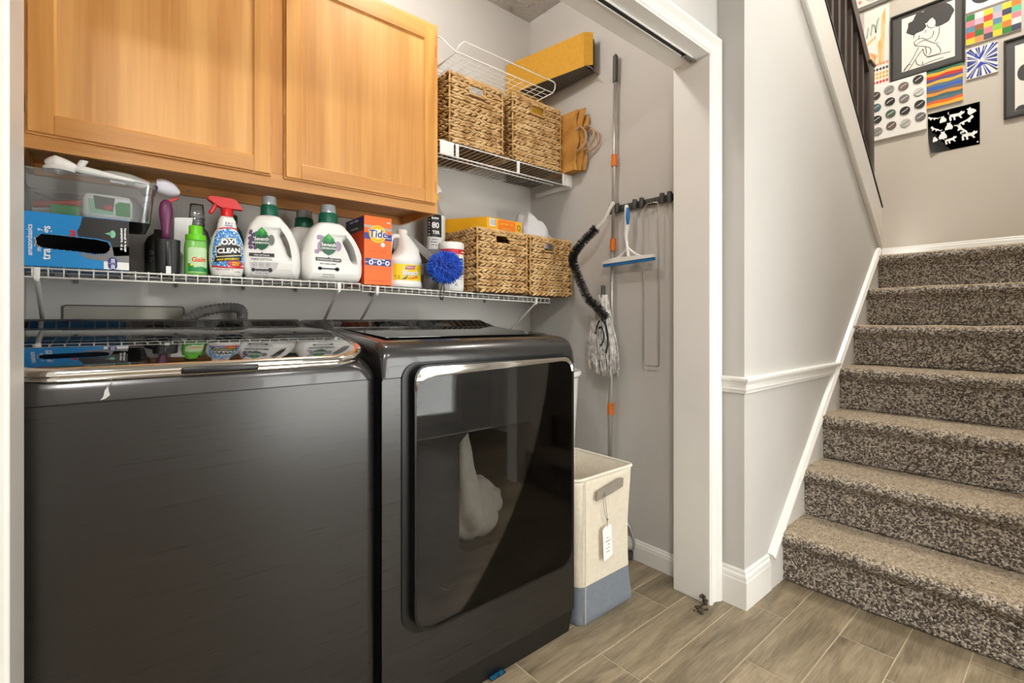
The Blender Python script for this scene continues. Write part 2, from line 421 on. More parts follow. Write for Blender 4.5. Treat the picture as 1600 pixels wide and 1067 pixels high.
# closet opening: jambs, head, casing, pocket of the track
b = B()
box(b, JR, JR+0.02, 0.893, 1.042, 0, HEAD+0.02, 0.0015, 1); box(b, JL-0.02, JL, 0.893, 1.042, 0, HEAD+0.02, 0.0015, 1); box(b, JL, JR, 0.893, 1.042, HEAD, HEAD+0.02)
trim = struct('trim_1', b, WHITE)
CAS = [(0,0),(0,0.010),(0.006,0.016),(0.014,0.016),(0.018,0.011),(0.040,0.013),(0.050,0.020),(0.056,0.024),(0.066,0.024),(0.071,0.018),(0.071,0)]
b = B(); strip(b, (JR+0.003, 0), (JR+0.003, HEAD+0.004), CAS, 0.905, 0, 1, flip=-1); trim2 = struct('trim_2', b, WHITE)
b = B(); strip(b, (JL-0.003, 0), (JL-0.003, HEAD+0.004), CAS, 0.905, 0, 1, flip=1); struct('trim_3', b, WHITE)
b = B(); strip(b, (JL-0.003, HEAD+0.004), (JR+0.003, HEAD+0.004), CAS, 0.905, -1, 1, flip=1); struct('trim_4', b, WHITE)

BASE = [(0,0),(0,0.014),(0.098,0.014),(0.104,0.012),(0.108,0.0125),(0.118,0.011),(0.124,0.007),(0.132,0.0065),(0.138,0.003),(0.138,0)]
BASE_LOW = [(z*0.62, t) for z, t in BASE]
b = B(); strip_x(b, (1.97,0), (1.042,0), BASE_LOW, 1.795, flip=-1); struct('baseboard_right', b, WHITE)
b = B(); strip(b, (-0.17,0), (1.795,0), BASE_LOW, 1.97); struct('baseboard_back', b, WHITE)
# mitred outside corner of the base on the stair wall
b = B()
cn = [Vector((1.787-t, 0.805-t, z)) for z, t in BASE]
loft(b, [[Vector((1.787-t, 0.893, z)) for z, t in BASE], cn, [Vector((1.988, 0.805-t, z)) for z, t in BASE]]); struct('baseboard_stair', b, WHITE)
b = B(); CR = [(0.783,0),(0.783,0.008),(0.790,0.009),(0.797,0.014),(0.800,0.010),(0.815,0.012),(0.823,0.017),(0.830,0.023),(0.838,0.023),(0.8425,0.016),(0.8425,0)]
cn = [Vector((1.787-t, 0.805-t, z)) for z, t in CR]
loft(b, [[Vector((1.787-t, 0.904, z)) for z, t in CR], cn, [Vector((2.80+(z-0.84)/0.882, 0.805-t, z)) for z, t in CR]]); struct('trim_5', b, WHITE)
# skirt boards along the flights on the stair wall
SKIRT = mat('skirt_paint', (222,218,211), 0.4, var=0.02, vscale=4)
b = B()
prism(b, [(1.990,0),(1.990,0.125),(3.54,1.487),(3.586,1.44),(3.586,0)], lambda u, v: Vector((u,0.793,v)), lambda u, v: Vector((u,0.806,v))); struct('trim_6', b, SKIRT)
TR = [(0,0),(0,0.016),(0.006,0.022),(0.016,0.022),(0.021,0.017),(0.030,0.020),(0.036,0.016),(0.040,0)]
b = B(); strip(b, (2.010,0.112), (3.54,1.4615), TR, 0.804, 0, -0.5, flip=1); struct('trim_7', b, WHITE)
b = B()
prism(b, [(3.584,1.47),(3.584,1.722),(1.790,3.23),(1.790,2.86)], lambda u, v: Vector((u,0.795,v)), lambda u, v: Vector((u,0.806,v))); struct('trim_8', b, SKIRT)
b = B(); strip(b, (3.545,1.487), (1.80,2.850), TR, 0.804, 0, 0, flip=-1); struct('trim_9', b, WHITE)
DKW = wood_mat('dark_stained_wood', (38,30,26), (66,53,46), 2, 0.4)
b = B(); strip(b, (3.592,1.727), (1.79,3.238), [(0,-0.103),(0,0.012),(0.008,0.012),(0.008,-0.103)], 0.803, 0, 0, flip=-1); box(b, 3.585, 3.594, 0.800, 0.906, 1.30, 1.735); struct('trim_10', b, DKW)
# base along the landing wall
b = B(); strip_x(b, (1.90,1.43), (-0.20,1.43), BASE, 4.30, flip=-1); struct('baseboard_end', b, WHITE)
b = B(); strip(b, (-2.2,0), (JL-0.074,0), BASE, 0.905); struct('baseboard_front', b, WHITE)

# the closet door track under the head, with its end bracket
STEEL = mat('zinc_steel', (150,150,148), 0.3, 1.0)
DARKGAP = mat('dark_slot', (26,25,24), 0.6)
tr = thing('closet_door_track', 'slim metal folding door track under the white closet head', 'door track', (0.8, 0.955, HEAD))
for z0, z1, y0, y1, nm, mm in ((-0.007,-0.0005,-0.012,-0.009,'track_flange',WHITE),(-0.007,-0.0005,0.009,0.012,'track_flange',WHITE),(-0.0025,-0.0005,-0.009,0.009,'track_channel',DARKGAP)):
    bx(nm, mm, tr, JL-0.8+0.002, JR-0.8-0.03, y0, y1, z0, z1)
bx('end_bracket', STEEL, tr, 0.83, 0.90, -0.011, 0.011, -0.011, -0.004, 0.001)
for x in (0.845, 0.865, 0.885):
    b = B(); lathe(b, [(0.005,-0.016),(0.005,-0.010)], 12, x, 0); obj('bracket_screw', b, STEEL, tr)
# rough floor patch and torn corner of the jamb
PATCH = mat('torn_fibre', (74,62,48), 0.95, var=0.5, vscale=90, bump=0.8, bscale=180)
b = B()
for k in range(26):
    a = random.uniform(0, 2*PI); r = random.uniform(0, 0.022)
    bmesh.ops.create_icosphere(b, subdivisions=1, radius=random.uniform(0.004, 0.009), matrix=Matrix.Translation((1.655+r*1.5*math.cos(a), 0.905+r*math.sin(a), 0.003)) @ Matrix.Diagonal((1,1,0.6,1)))
for k in range(14):
    bmesh.ops.create_icosphere(b, subdivisions=1, radius=random.uniform(0.004, 0.008), matrix=Matrix.Translation((1.698+random.uniform(-.006,.003), 0.912+random.uniform(-.012,.012), random.uniform(0.004, 0.034))))
tag(obj('torn_putty', b, PATCH, None, smooth=True), 'crumbled brown putty at the foot of the white closet jamb', 'putty')

# ------------------------------------------------------------------ carpeted stairs
def carpet_mat():
    m = bpy.data.materials.new('speckled_carpet'); m.use_nodes = True; nt = m.node_tree; b = nt.nodes['Principled BSDF']
    tc = nd(nt, 'ShaderNodeTexCoord')
    v = nd(nt, 'ShaderNodeTexVoronoi'); v.inputs['Scale'].default_value = 165; nt.links.new(tc.outputs['Object'], v.inputs['Vector'])
    r = nd(nt, 'ShaderNodeValToRGB'); e = r.color_ramp.elements; r.color_ramp.interpolation = 'LINEAR'
    e[0].position = 0.12; e[0].color = (*lin((88,79,71)), 1); e[1].position = 0.92; e[1].color = (*lin((210,200,186)), 1)
    k = e.new(0.40); k.color = (*lin((120,110,100)), 1); k = e.new(0.65); k.color = (*lin((172,161,147)), 1)
    sx = nd(nt, 'ShaderNodeSeparateXYZ'); nt.links.new(v.outputs['Color'], sx.inputs[0]); nt.links.new(sx.outputs[0], r.inputs['Fac'])
    # treads painted a paler tan, standing in for light catching the upward pile
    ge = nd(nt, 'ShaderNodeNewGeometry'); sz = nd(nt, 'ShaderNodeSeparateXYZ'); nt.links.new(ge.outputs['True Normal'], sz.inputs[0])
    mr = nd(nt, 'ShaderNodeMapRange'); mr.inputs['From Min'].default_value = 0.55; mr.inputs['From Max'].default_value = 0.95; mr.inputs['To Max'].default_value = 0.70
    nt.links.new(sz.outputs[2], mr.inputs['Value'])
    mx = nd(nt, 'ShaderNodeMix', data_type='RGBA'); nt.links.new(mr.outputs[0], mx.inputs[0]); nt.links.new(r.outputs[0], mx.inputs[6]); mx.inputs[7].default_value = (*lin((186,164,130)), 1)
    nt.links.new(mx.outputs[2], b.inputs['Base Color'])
    b.inputs['Roughness'].default_value = 0.95; b.inputs['Specular IOR Level'].default_value = 0.1; b.inputs['Sheen Weight'].default_value = 0.15
    bp = nd(nt, 'ShaderNodeBump'); bp.inputs['Strength'].default_value = 0.9; bp.inputs['Distance'].default_value = 0.006; bp.invert = True
    nt.links.new(v.outputs['Distance'], bp.inputs['Height']); nt.links.new(bp.outputs[0], b.inputs['Normal'])
    return m
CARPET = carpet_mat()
RISE, GO, XR = 0.2045, 0.2322, 2.104
stairs = thing('staircase', 'grey and tan speckled carpeted stairs rising beside the painted wall', 'staircase', (2.104, 0.3, 0))
def carpet_surface(name, prof, ya, yb, step, parent):
    pts = [Vector(p) for p in prof]
    dens = []
    for a, c in zip(pts, pts[1:]):
        n = max(1, int((c-a).length/step))
        dens += [a.lerp(c, i/n) for i in range(n)]
    dens.append(pts[-1])
    ny = int((yb-ya)/step); vs = []; fs = []
    rnd = random.Random(3)
    nrm = []
    for i, p in enumerate(dens):
        t = dens[min(i+1, len(dens)-1)]-dens[max(i-1, 0)]; nrm.append(Vector((-t.y, t.x)).normalized())
    for i, p in enumerate(dens):
        for j in range(ny+1):
            y = ya+(yb-ya)*j/ny
            d = rnd.uniform(-0.0016, 0.0022)
            w = 0.004*mnoise.noise((p.x*7, y*7, p.y*7))
            q = p+nrm[i]*(d+w)
            vs.append((q.x-2.104, y-0.3+rnd.uniform(-.0012,.0012), q.y))
    for i in range(len(dens)-1):
        for j in range(ny):
            a = i*(ny+1)+j; fs.append((a, a+1, a+ny+2, a+ny+1))
    me = bpy.data.meshes.new(name); me.from_pydata(vs, [], fs); me.materials.append(CARPET)
    me.polygons.foreach_set('use_smooth', [True]*len(me.polygons)); me.update()
    o = bpy.data.objects.new(name, me); COL.objects.link(o); o.parent = parent
    return o
for k in range(7):
    x = XR+GO*k; z = RISE*k; depth = GO if k < 6 else 0.785
    arc = [(x-0.004-0.030*math.sin(a), z+RISE-0.026+0.026*math.cos(a)) for a in [PI*0.86, PI*0.72, PI*0.6, PI*0.5, PI*0.4, PI*0.3, PI*0.2, PI*0.1, 0]]
    prof = [(x+0.012, z-0.004), (x, z+0.006), (x, z+0.138)] + arc + [(x+depth+0.004, z+RISE)]
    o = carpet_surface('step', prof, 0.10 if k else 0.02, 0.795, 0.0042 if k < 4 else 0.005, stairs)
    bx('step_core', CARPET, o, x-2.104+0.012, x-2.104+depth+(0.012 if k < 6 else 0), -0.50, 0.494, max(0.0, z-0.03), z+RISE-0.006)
# the return flight behind the stair wall
fl2 = thing('upper_flight', 'carpeted return flight climbing behind the dark balustrade', 'staircase', (3.55, 1.4, 1.43))
for k in range(1, 6):
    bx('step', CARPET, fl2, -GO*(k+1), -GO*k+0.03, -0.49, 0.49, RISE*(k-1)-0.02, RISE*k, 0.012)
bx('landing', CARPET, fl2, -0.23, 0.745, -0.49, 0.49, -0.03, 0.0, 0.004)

# ------------------------------------------------------------------ balustrade on the stair wall
def capz(x): return 1.735-(x-3.586)*0.839
bal = thing('stair_balustrade', 'dark stained wooden balustrade along the sloping stair wall cap', 'balustrade', (3.0, 0.85, 2.2))
def w(o): o.location = (-3.0, -0.85, -2.2); return o
b = B(); box(b, 3.447, 3.541, 0.822, 0.880, capz(3.541)+0.008, 2.57, 0.004); box(b, 3.440, 3.548, 0.815, 0.887, 2.568, 2.585, 0.005)
w(obj('newel_post', b, DKW, bal, angle=35))
b = B(); prism(b, [(3.46,2.505),(3.46,2.60),(1.80,3.995),(1.80,3.90)], lambda u, v: Vector((u,0.826,v)), lambda u, v: Vector((u,0.880,v)))
w(obj('handrail', b, DKW, bal))
for k in range(14):
    x = 3.375-0.105*k; zb = capz(x)+0.03; zt = 2.505+(3.46-x)*0.84+0.01
    b = B(); prism(b, [(x-0.017, capz(x-0.017)+0.006), (x+0.017, capz(x+0.017)+0.006), (x+0.017, zt-0.014), (x-0.017, zt+0.014)], lambda u, v: Vector((u,0.837,v)), lambda u, v: Vector((u,0.869,v)))
    w(obj('baluster', b, DKW, bal))

# ceiling lamps (their light is set at the top)
GLOW = mat('lamp_diffuser', (255,246,230), 0.5, emit=3.0)
for i, (L, lb) in enumerate(((LAMP1, 'round flush ceiling lamp with frosted bowl in the hall before the washer'), (LAMP3, 'round flush ceiling lamp with frosted bowl near the glazed entry'), (LAMP2, 'round flush ceiling lamp with frosted bowl high in the stairwell'))):
    zc = 2.68 if i < 2 else 4.40
    t = thing('ceiling_lamp', lb, 'ceiling lamp', (L[0], L[1], zc))
    b = B(); lathe(b, [(0.17,-0.03),(0.175,-0.012),(0.165,-0.0005)], 32); obj('base', b, STEEL, t, angle=40)
    b = B(); lathe(b, [(0.02,-0.085),(0.09,-0.075),(0.14,-0.055),(0.16,-0.031)], 32); obj('bowl', b, GLOW, t, smooth=True)
t = thing('ceiling_lamp', 'small bare globe lamp on the closet ceiling', 'ceiling lamp', (LAMP4[0], LAMP4[1], LAMP4[2]))
b = B(); lathe(b, [(0.03,-0.05),(0.055,-0.03),(0.06,-0.0005)], 28); obj('base', b, WHITE, t, angle=40)
b = B(); tube(b, [(0,0,-0.045),(0,0,-0.062)], 0.014, 14); obj('socket', b, WHITE, t, angle=40)
# ------------------------------------------------------------------ appliance materials
def brushed(name, rgb, rough=0.30, bump=0.12, axis_scale=(0.8,20,95)):
    m = bpy.data.materials.new(name); m.use_nodes = True; nt = m.node_tree; b = nt.nodes['Principled BSDF']
    b.inputs['Base Color'].default_value = (*lin(rgb), 1); b.inputs['Metallic'].default_value = 0.92; b.inputs['Roughness'].default_value = rough
    tc = nd(nt, 'ShaderNodeTexCoord'); mp = nd(nt, 'ShaderNodeMapping'); mp.inputs['Scale'].default_value = axis_scale
    nt.links.new(tc.outputs['Object'], mp.inputs['Vector'])
    n = nd(nt, 'ShaderNodeTexNoise'); n.inputs['Scale'].default_value = 4; n.inputs['Detail'].default_value = 4; nt.links.new(mp.outputs[0], n.inputs['Vector'])
    r = nd(nt, 'ShaderNodeValToRGB'); r.color_ramp.elements[0].position = 0.3; r.color_ramp.elements[1].position = 0.7
    r.color_ramp.elements[0].color = (*[v*0.95 for v in lin(rgb)], 1); r.color_ramp.elements[1].color = (*[v*1.05 for v in lin(rgb)], 1)
    nt.links.new(n.outputs['Fac'], r.inputs['Fac']); nt.links.new(r.outputs[0], b.inputs['Base Color'])
    mr = nd(nt, 'ShaderNodeMapRange'); mr.inputs['To Min'].default_value = rough-0.02; mr.inputs['To Max'].default_value = rough+0.05
    nt.links.new(n.outputs['Fac'], mr.inputs['Value']); nt.links.new(mr.outputs[0], b.inputs['Roughness'])
    return m
BRUSH = brushed('brushed_dark_steel', (80,79,78), 0.27)
DKMET = mat('dark_platinum_enamel', (72,71,71), 0.26, 0.75, coat=0.3)
CHROME = mat('chrome', (225,223,218), 0.08, 1.0)
BLKGL = mat('black_glass', (14,14,15), 0.04, 0.0, spec=0.9, coat=0.6)
BLK = mat('black_plastic', (16,16,17), 0.35)
GREYMET = mat('grey_metal_strip', (120,118,115), 0.3, 0.8)
DOORGL = None
def door_glass():
    m = bpy.data.materials.new('smoked_door_glass'); m.use_nodes = True; nt = m.node_tree; nt.nodes.clear()
    o = nd(nt, 'ShaderNodeOutputMaterial'); t = nd(nt, 'ShaderNodeBsdfTransparent'); t.inputs['Color'].default_value = (0.72,0.71,0.70,1)
    g = nd(nt, 'ShaderNodeBsdfGlossy'); g.inputs['Roughness'].default_value = 0.02; g.inputs['Color'].default_value = (0.65,0.65,0.65,1)
    fr = nd(nt, 'ShaderNodeFresnel'); fr.inputs['IOR'].default_value = 1.42
    mx = nd(nt, 'ShaderNodeMixShader'); nt.links.new(fr.outputs[0], mx.inputs[0]); nt.links.new(t.outputs[0], mx.inputs[1]); nt.links.new(g.outputs[0], mx.inputs[2])
    nt.links.new(mx.outputs[0], o.inputs[0]); return m
DOORGL = door_glass()
def plan(x0, x1, y0, y1, r, z=None, zf=None, seg=8):
    """rounded plan loop; r four radii (front left, front right, back right, back left)"""
    return [Vector((x, y, zf(y) if zf else z)) for x, y in rrect(x0, x1, y0, y1, r, seg)]

# ------------------------------------------------------------------ washer
WX0, WX1, WY0, WY1 = -0.168, 0.505, 1.100, 1.770
def make_washer():
    t = thing('washing_machine', 'dark brushed steel top-loading washer with glass lid and chrome lip', 'washer', (0.1775, 1.445, 0))
    L = Vector((-0.1775, -1.445, 0))
    def put(name, b, m, par=t, ang=40, label=None):
        o = obj(name, b, m, par, angle=ang, label=label)
        if par is t: o.location = L
        return o
    R4 = [0.028, 0.028, 0.01, 0.01]
    b = B(); loft(b, [plan(WX0, WX1, WY0, WY1, R4, 0.03), plan(WX0, WX1, WY0, WY1, R4, 0.9075)]); put('cabinet', b, BRUSH)
    b = B(); loft(b, [plan(WX0+0.02, WX1-0.02, WY0+0.03, WY1-0.02, R4, 0.0), plan(WX0+0.02, WX1-0.02, WY0+0.03, WY1-0.02, R4, 0.031)]); put('toe_base', b, BLK)
    b = B(); loft(b, [plan(WX0+0.002, WX1-0.002, WY0+0.002, WY1-0.002, R4, 0.9070), plan(WX0+0.002, WX1-0.002, WY0+0.002, WY1-0.002, R4, 0.9105)]); put('seam', b, BLK)
    b = B(); secs = []
    for z, i, r in ((0.910, 0.0, 0.03), (0.930, 0.001, 0.045), (0.944, 0.004, 0.07), (0.953, 0.012, 0.085), (0.957, 0.030, 0.09)):
        sl = max(0.0, (z-0.935))*3.0
        secs.append([Vector((x, y, z+sl*(y-WY0)*0.9)) for x, y in rrect(WX0+i, WX1-i, WY0+i, WY1, [r, r, 0.01, 0.01], 8)])
    loft(b, secs); put('top_rim', b, DKMET, label='dark enamel rim below the lid')
    zl = lambda y: 1.0295-0.285*max(0.0, 1.57-y)**2
    lx0, lx1, ly0, ly1 = WX0+0.012, WX1-0.012, WY0+0.006, 1.600
    RL = [0.10, 0.10, 0.012, 0.012]
    b = B(); NY, NX = 44, 30; G = {}; rc = 0.096
    for jj in range(NY+1):
        f = jj/NY; y = ly0+0.004+(ly1-ly0-0.004)*(f**1.6); q = max(0.0, rc-(y-ly0)); ins = rc-math.sqrt(max(0.0, rc*rc-q*q))
        for ii in range(NX+1): G[ii,jj] = b.verts.new((lx0+0.004+ins+(lx1-lx0-0.008-2*ins)*ii/NX, y, zl(y)))
    for jj in range(NY):
        for ii in range(NX): b.faces.new((G[ii,jj], G[ii+1,jj], G[ii+1,jj+1], G[ii,jj+1]))
    bmesh.ops.recalc_face_normals(b, faces=b.faces[:]); bmesh.ops.solidify(b, geom=b.faces[:], thickness=0.010)
    lid = put('lid', b, BLKGL, label='glossy black glass lid')
    # chrome lip round the front of the lid
    prof = [(0.012,0.002),(-0.002,0.0015),(-0.008,-0.004),(-0.009,-0.011),(-0.005,-0.013),(-0.004,-0.0165),(-0.006,-0.020),(-0.001,-0.027),(0.014,-0.028)]
    n = 12; front = []
    path = [p for p in rrect(lx0, lx1, ly0, ly1, RL, n)]
    idx = list(range(len(path)))
    # loop order: front left arc, front right arc, back right, back left -> walk the front U
    U = [(lx0, 1.56), (lx0, 1.40), (lx0, 1.26)] + path[:2*(n+1)] + [(lx1, 1.26), (lx1, 1.40), (lx1, 1.56)]
    secs = []
    for i, p in enumerate(U):
        a = Vector(U[max(i-1, 0)]); c = Vector(U[min(i+1, len(U)-1)]); d = (c-a).normalized(); nn = Vector((-d.y, d.x))   # inward
        k = 1.0 if p[1] < 1.22 else max(0.25, 1.0-(p[1]-1.22)*2.3)
        secs.append([Vector((p[0]+nn.x*o, p[1]+nn.y*o, zl(p[1])+h*k)) for o, h in prof])
    b = B(); loft(b, secs); o = obj('chrome_lip', b, CHROME, lid, angle=60)
    bx('lid_handle', BLK, lid, 0.112, 0.244, 1.0925, 1.106, 0.9480, 0.9610, 0.004)
    # console at the back
    b = B(); prism(b, [(1.602,0.945),(1.602,1.026),(1.608,1.0290),(1.632,1.0295),(1.700,1.047),(1.712,1.0525),(1.77,1.0525),(1.77,0.945)], lambda u, v: Vector((WX0+0.004,u,v)), lambda u, v: Vector((WX1-0.004,u,v))); con = put('console', b, GREYMET)
    b = B(); s = Vector((0.068, 0.0185)).normalized(); nz = Vector((-s.y, s.x))
    loft(b, [[Vector((x, 1.634+s.x*q+nz.x*h, 1.0291+s.y*q+nz.y*h)) for q, h in ((0,0),(0.064,0),(0.064,0.0012),(0,0.0012))] for x in (WX0+0.02, WX1-0.02)]); obj('control_panel', b, BLKGL, con)
    # a chip scratched in the front below the lip
    b = B()
    for p in ([(0.006,0.9145),(0.010,0.920),(0.012,0.931),(0.0165,0.938),(0.0175,0.929),(0.019,0.922),(0.013,0.9165)], [(0.018,0.941),(0.0215,0.9445),(0.020,0.9405)]):
        prism(b, p, lambda u, v: Vector((u-0.01,1.0997,v-0.003)), lambda u, v: Vector((u-0.01,1.1035,v-0.003)))
    put('paint_chip', b, mat('bare_primer', (190,188,184), 0.5))
    return t
make_washer()

# ------------------------------------------------------------------ dryer
DX0, DX1, DY0, DY1 = 0.519, 1.205, 1.107, 1.780
def make_dryer():
    t = thing('dryer', 'dark brushed steel dryer with smoked glass door beside the washer', 'dryer', (0.862, 1.468, 0))
    L = Vector((-0.862, -1.468, 0))
    def put(name, b, m, par=t, ang=40, label=None):
        o = obj(name, b, m, par, angle=ang, label=label)
        if par is t: o.location = L
        return o
    FY = lambda y: (lambda u, v: Vector((u, y, v)))
    S = 8
    outer = rrect(DX0, DX1, 0.085, 0.9045, 0.006, S); inner = rrect(0.640, 1.130, 0.31, 0.890, 0.05, S)
    b = B(); ring_prism(b, outer, inner, FY(DY0), FY(DY0+0.012)); put('front_panel', b, BRUSH)
    b = B(); prism(b, [(DY0+0.012,0.905),(DY0+0.012,0.085),(DY1,0.085),(DY1,0.905)], lambda u, v: Vector((DX0,u,v)), lambda u, v: Vector((DX0+0.008,u,v))); put('side_panel', b, DKMET)
    b = B(); prism(b, [(DY0+0.012,0.905),(DY0+0.012,0.085),(DY1,0.085),(DY1,0.905)], lambda u, v: Vector((DX1-0.008,u,v)), lambda u, v: Vector((DX1,u,v))); put('side_panel', b, DKMET)
    b = B(); box(b, DX0+0.008, DX1-0.008, DY1-0.01, DY1, 0.085, 0.905); put('back_panel', b, DKMET)
    b = B(); prism(b, [(DY0+0.022,0.0),(DY0+0.006,0.083),(DY1-0.02,0.083),(DY1-0.02,0.0)], lambda u, v: Vector((DX0+0.004,u,v)), lambda u, v: Vector((DX1-0.002,u,v))); put('toe_base', b, BLK)
    # moulded top
    prof = [(DY0,0.9075),(DY0,0.948),(DY0+0.004,0.966),(DY0+0.013,0.981),(DY0+0.030,0.991),(DY0+0.055,0.996),(1.50,1.0235),(1.515,1.0255),(1.600,1.0485),(1.615,1.052),(DY1,1.052),(DY1,0.9075)]
    secs = []
    for x, ins in ((DX0,0.020),(DX0+0.0015,0.013),(DX0+0.006,0.006),(DX0+0.014,0.0015),(DX0+0.024,0),(DX1-0.024,0),(DX1-0.014,0.0015),(DX1-0.006,0.006),(DX1-0.0015,0.013),(DX1,0.020)):
        secs.append([Vector((x, y+(ins*0.4 if y < 1.2 and z > 0.93 else 0), z-(ins if z > 0.95 else 0))) for y, z in prof])
    b = B(); loft(b, secs); top = put('top', b, DKMET, label='dark glossy enamel top')
    b = B(); loft(b, [[Vector((x,1.190,1.0046)),Vector((x,1.490,1.0245)),Vector((x,1.490,1.0236)),Vector((x,1.190,1.0034))] for x in (DX0+0.05, DX1-0.05)]); obj('top_glass', b, BLKGL, top)
    b = B(); sq = Vector((0.085,0.023)).normalized(); nq = Vector((-sq.y, sq.x))
    loft(b, [[Vector((x, 1.518+sq.x*q+nq.x*h, 1.0263+sq.y*q+nq.y*h)) for q, h in ((0.002,0),(0.082,0),(0.082,0.0012),(0.002,0.0012))] for x in (DX0+0.03, DX1-0.03)]); obj('control_panel', b, BLKGL, top)
    b = B(); box(b, DX0+0.002, DX1-0.002, DY0+0.002, DY1-0.01, 0.9045, 0.9078); put('seam', b, BLK)
    # black surround, door, glass, trim
    o2 = rrect(0.571, 1.176, 0.247, 0.943, [0.062,0.062,0.045,0.045], S); i2 = rrect(0.640, 1.130, 0.31, 0.890, 0.05, S)
    b = B(); ring_prism(b, o2, i2, FY(DY0-0.004), FY(DY0+0.001)); put('door_surround', b, BLK)
    d0 = rrect(0.596, 1.170, 0.258, 0.934, [0.055,0.055,0.035,0.035], S); d1 = rrect(0.600, 1.166, 0.262, 0.930, [0.052,0.052,0.032,0.032], S); i3 = rrect(0.660, 1.120, 0.33, 0.875, 0.06, S)
    b = B(); ring_prism(b, d0, i3, FY(DY0-0.020), FY(DY0-0.0045)); door = put('door', b, BLK)
    b = B(); prism(b, d1, FY(DY0-0.0260), FY(DY0-0.0205)); obj('door_glass', b, DOORGL, door, label='smoked glass pane')
    b = B(); ring_prism(b, rrect(0.594, 1.172, 0.256, 0.936, [0.057,0.057,0.037,0.037], S), d1, FY(DY0-0.0262), FY(DY0-0.018)); obj('door_edge', b, mat('dark_edge_metal', (52,51,50), 0.25, 0.8), door, angle=40)
    # chrome crest along the top of the door, hooked over both corners
    up = [(0.597,0.872),(0.597,0.899),(0.603,0.915),(0.614,0.926),(0.632,0.931),(1.134,0.931),(1.152,0.926),(1.163,0.915),(1.169,0.899),(1.169,0.885)]
    lo = [(0.601,0.872),(0.606,0.888),(0.617,0.897),(0.630,0.902),(0.660,0.905),(1.120,0.9195),(1.140,0.917),(1.154,0.909),(1.162,0.898),(1.1655,0.885)]
    b = B(); secs = [[Vector((u[0],DY0-0.0268,u[1])), Vector((u[0],DY0-0.0285,u[1]*0.7+l[1]*0.3)), Vector((l[0],DY0-0.0268,l[1])), Vector((l[0],DY0-0.024,l[1])), Vector((u[0],DY0-0.024,u[1]))] for u, l in zip(up, lo)]
    loft(b, secs); obj('chrome_crest', b, CHROME, door, angle=40)
    # drum behind the glass
    DRUM = mat('drum_steel', (34,33,33), 0.4, 0.5); INNER = mat('inner_door_black', (14,14,15), 0.5)
    ci = [(0.90+0.205*math.cos(math.atan2(z-0.6, x-0.885)), 0.565+0.205*math.sin(math.atan2(z-0.6, x-0.885))) for x, z in rrect(0.640, 1.130, 0.31, 0.890, 0.05, S)]
    b = B(); ring_prism(b, rrect(0.636, 1.134, 0.306, 0.894, 0.05, S), ci, FY(DY0+0.013), FY(DY0+0.020)); put('drum_collar', b, INNER)
    b = B(); n = 40
    loft(b, [[Vector((0.90+r*math.cos(2*PI*k/n), y, 0.565+r*math.sin(2*PI*k/n))) for k in range(n)] for r, y in ((0.206,DY0+0.021),(0.26,DY0+0.05),(0.27,1.60),(0.25,1.64))], cap0=False); put('drum', b, DRUM, ang=50)
    return t
make_dryer()
# towel in the drum
def make_towel():
    b = B(); nu, nv = 46, 34
    P = {}
    for i in range(nu):
        for j in range(nv):
            u, v = i/(nu-1), j/(nv-1); a = 2*PI*u
            h = math.sin(PI*v)
            r = 0.098*(0.25+h**0.6)*(1+0.22*mnoise.noise((math.cos(a)*1.7, math.sin(a)*1.7, v*3+4))+0.09*math.sin(7*a+6*v))
            x = 0.862+r*math.cos(a)*1.0; y = 1.235+r*math.sin(a)*0.62
            z = 0.385+0.175*v+0.020*mnoise.noise((x*22, y*22, v*4))
            if math.cos(a) < -0.1: z += 0.16*v**1.5*(-math.cos(a)); x += 0.02*v
            P[i, j] = b.verts.new((x, y, z))
    for i in range(nu-1):
        for j in range(nv-1): b.faces.new((P[i,j], P[i+1,j], P[i+1,j+1], P[i,j+1]))
    bmesh.ops.remove_doubles(b, verts=b.verts[:], dist=0.0005)
    m = mat('terry_towel', (232,228,220), 0.95, var=0.06, vscale=40, bump=0.6, bscale=400)
    tag(obj('towel', b, m, None, smooth=True), 'crumpled white towel lying inside the dryer drum', 'towel')
make_towel()
# corrugated drain hose and the wall cover behind the washer
b = B(); pth = smooth_path([(0.21,1.86,1.00),(0.20,1.865,1.045),(0.245,1.87,1.075),(0.30,1.875,1.090),(0.345,1.88,1.092),(0.368,1.89,1.080),(0.372,1.91,1.04),(0.372,1.92,0.98)], 9)
tube(b, pth, [0.0178 if i % 2 else 0.0138 for i in range(len(pth))], 14)
tag(obj('drain_hose', b, mat('grey_hose', (108,106,104), 0.5), None, angle=20), 'grey corrugated drain hose arching behind the washer', 'hose')
b = B(); prism(b, rrect(-0.090, 0.206, 0.90, 1.0925, 0.008), lambda u, v: Vector((u,1.960,v)), lambda u, v: Vector((u,1.9695,v)))
cov = tag(obj('wall_cover_plate', b, mat('aged_cover_paint', (176,172,160), 0.6, var=0.06, vscale=12), None), 'painted rectangular cover plate on the wall behind the washer', 'cover plate')
b = B(); ring_prism(b, rrect(-0.094, 0.210, 0.896, 1.0965, 0.010), rrect(-0.088, 0.204, 0.902, 1.0905, 0.007), lambda u, v: Vector((u,1.962,v)), lambda u, v: Vector((u,1.9692,v))); obj('dirty_edge', b, mat('grimy_edge', (96,92,84), 0.8), cov)

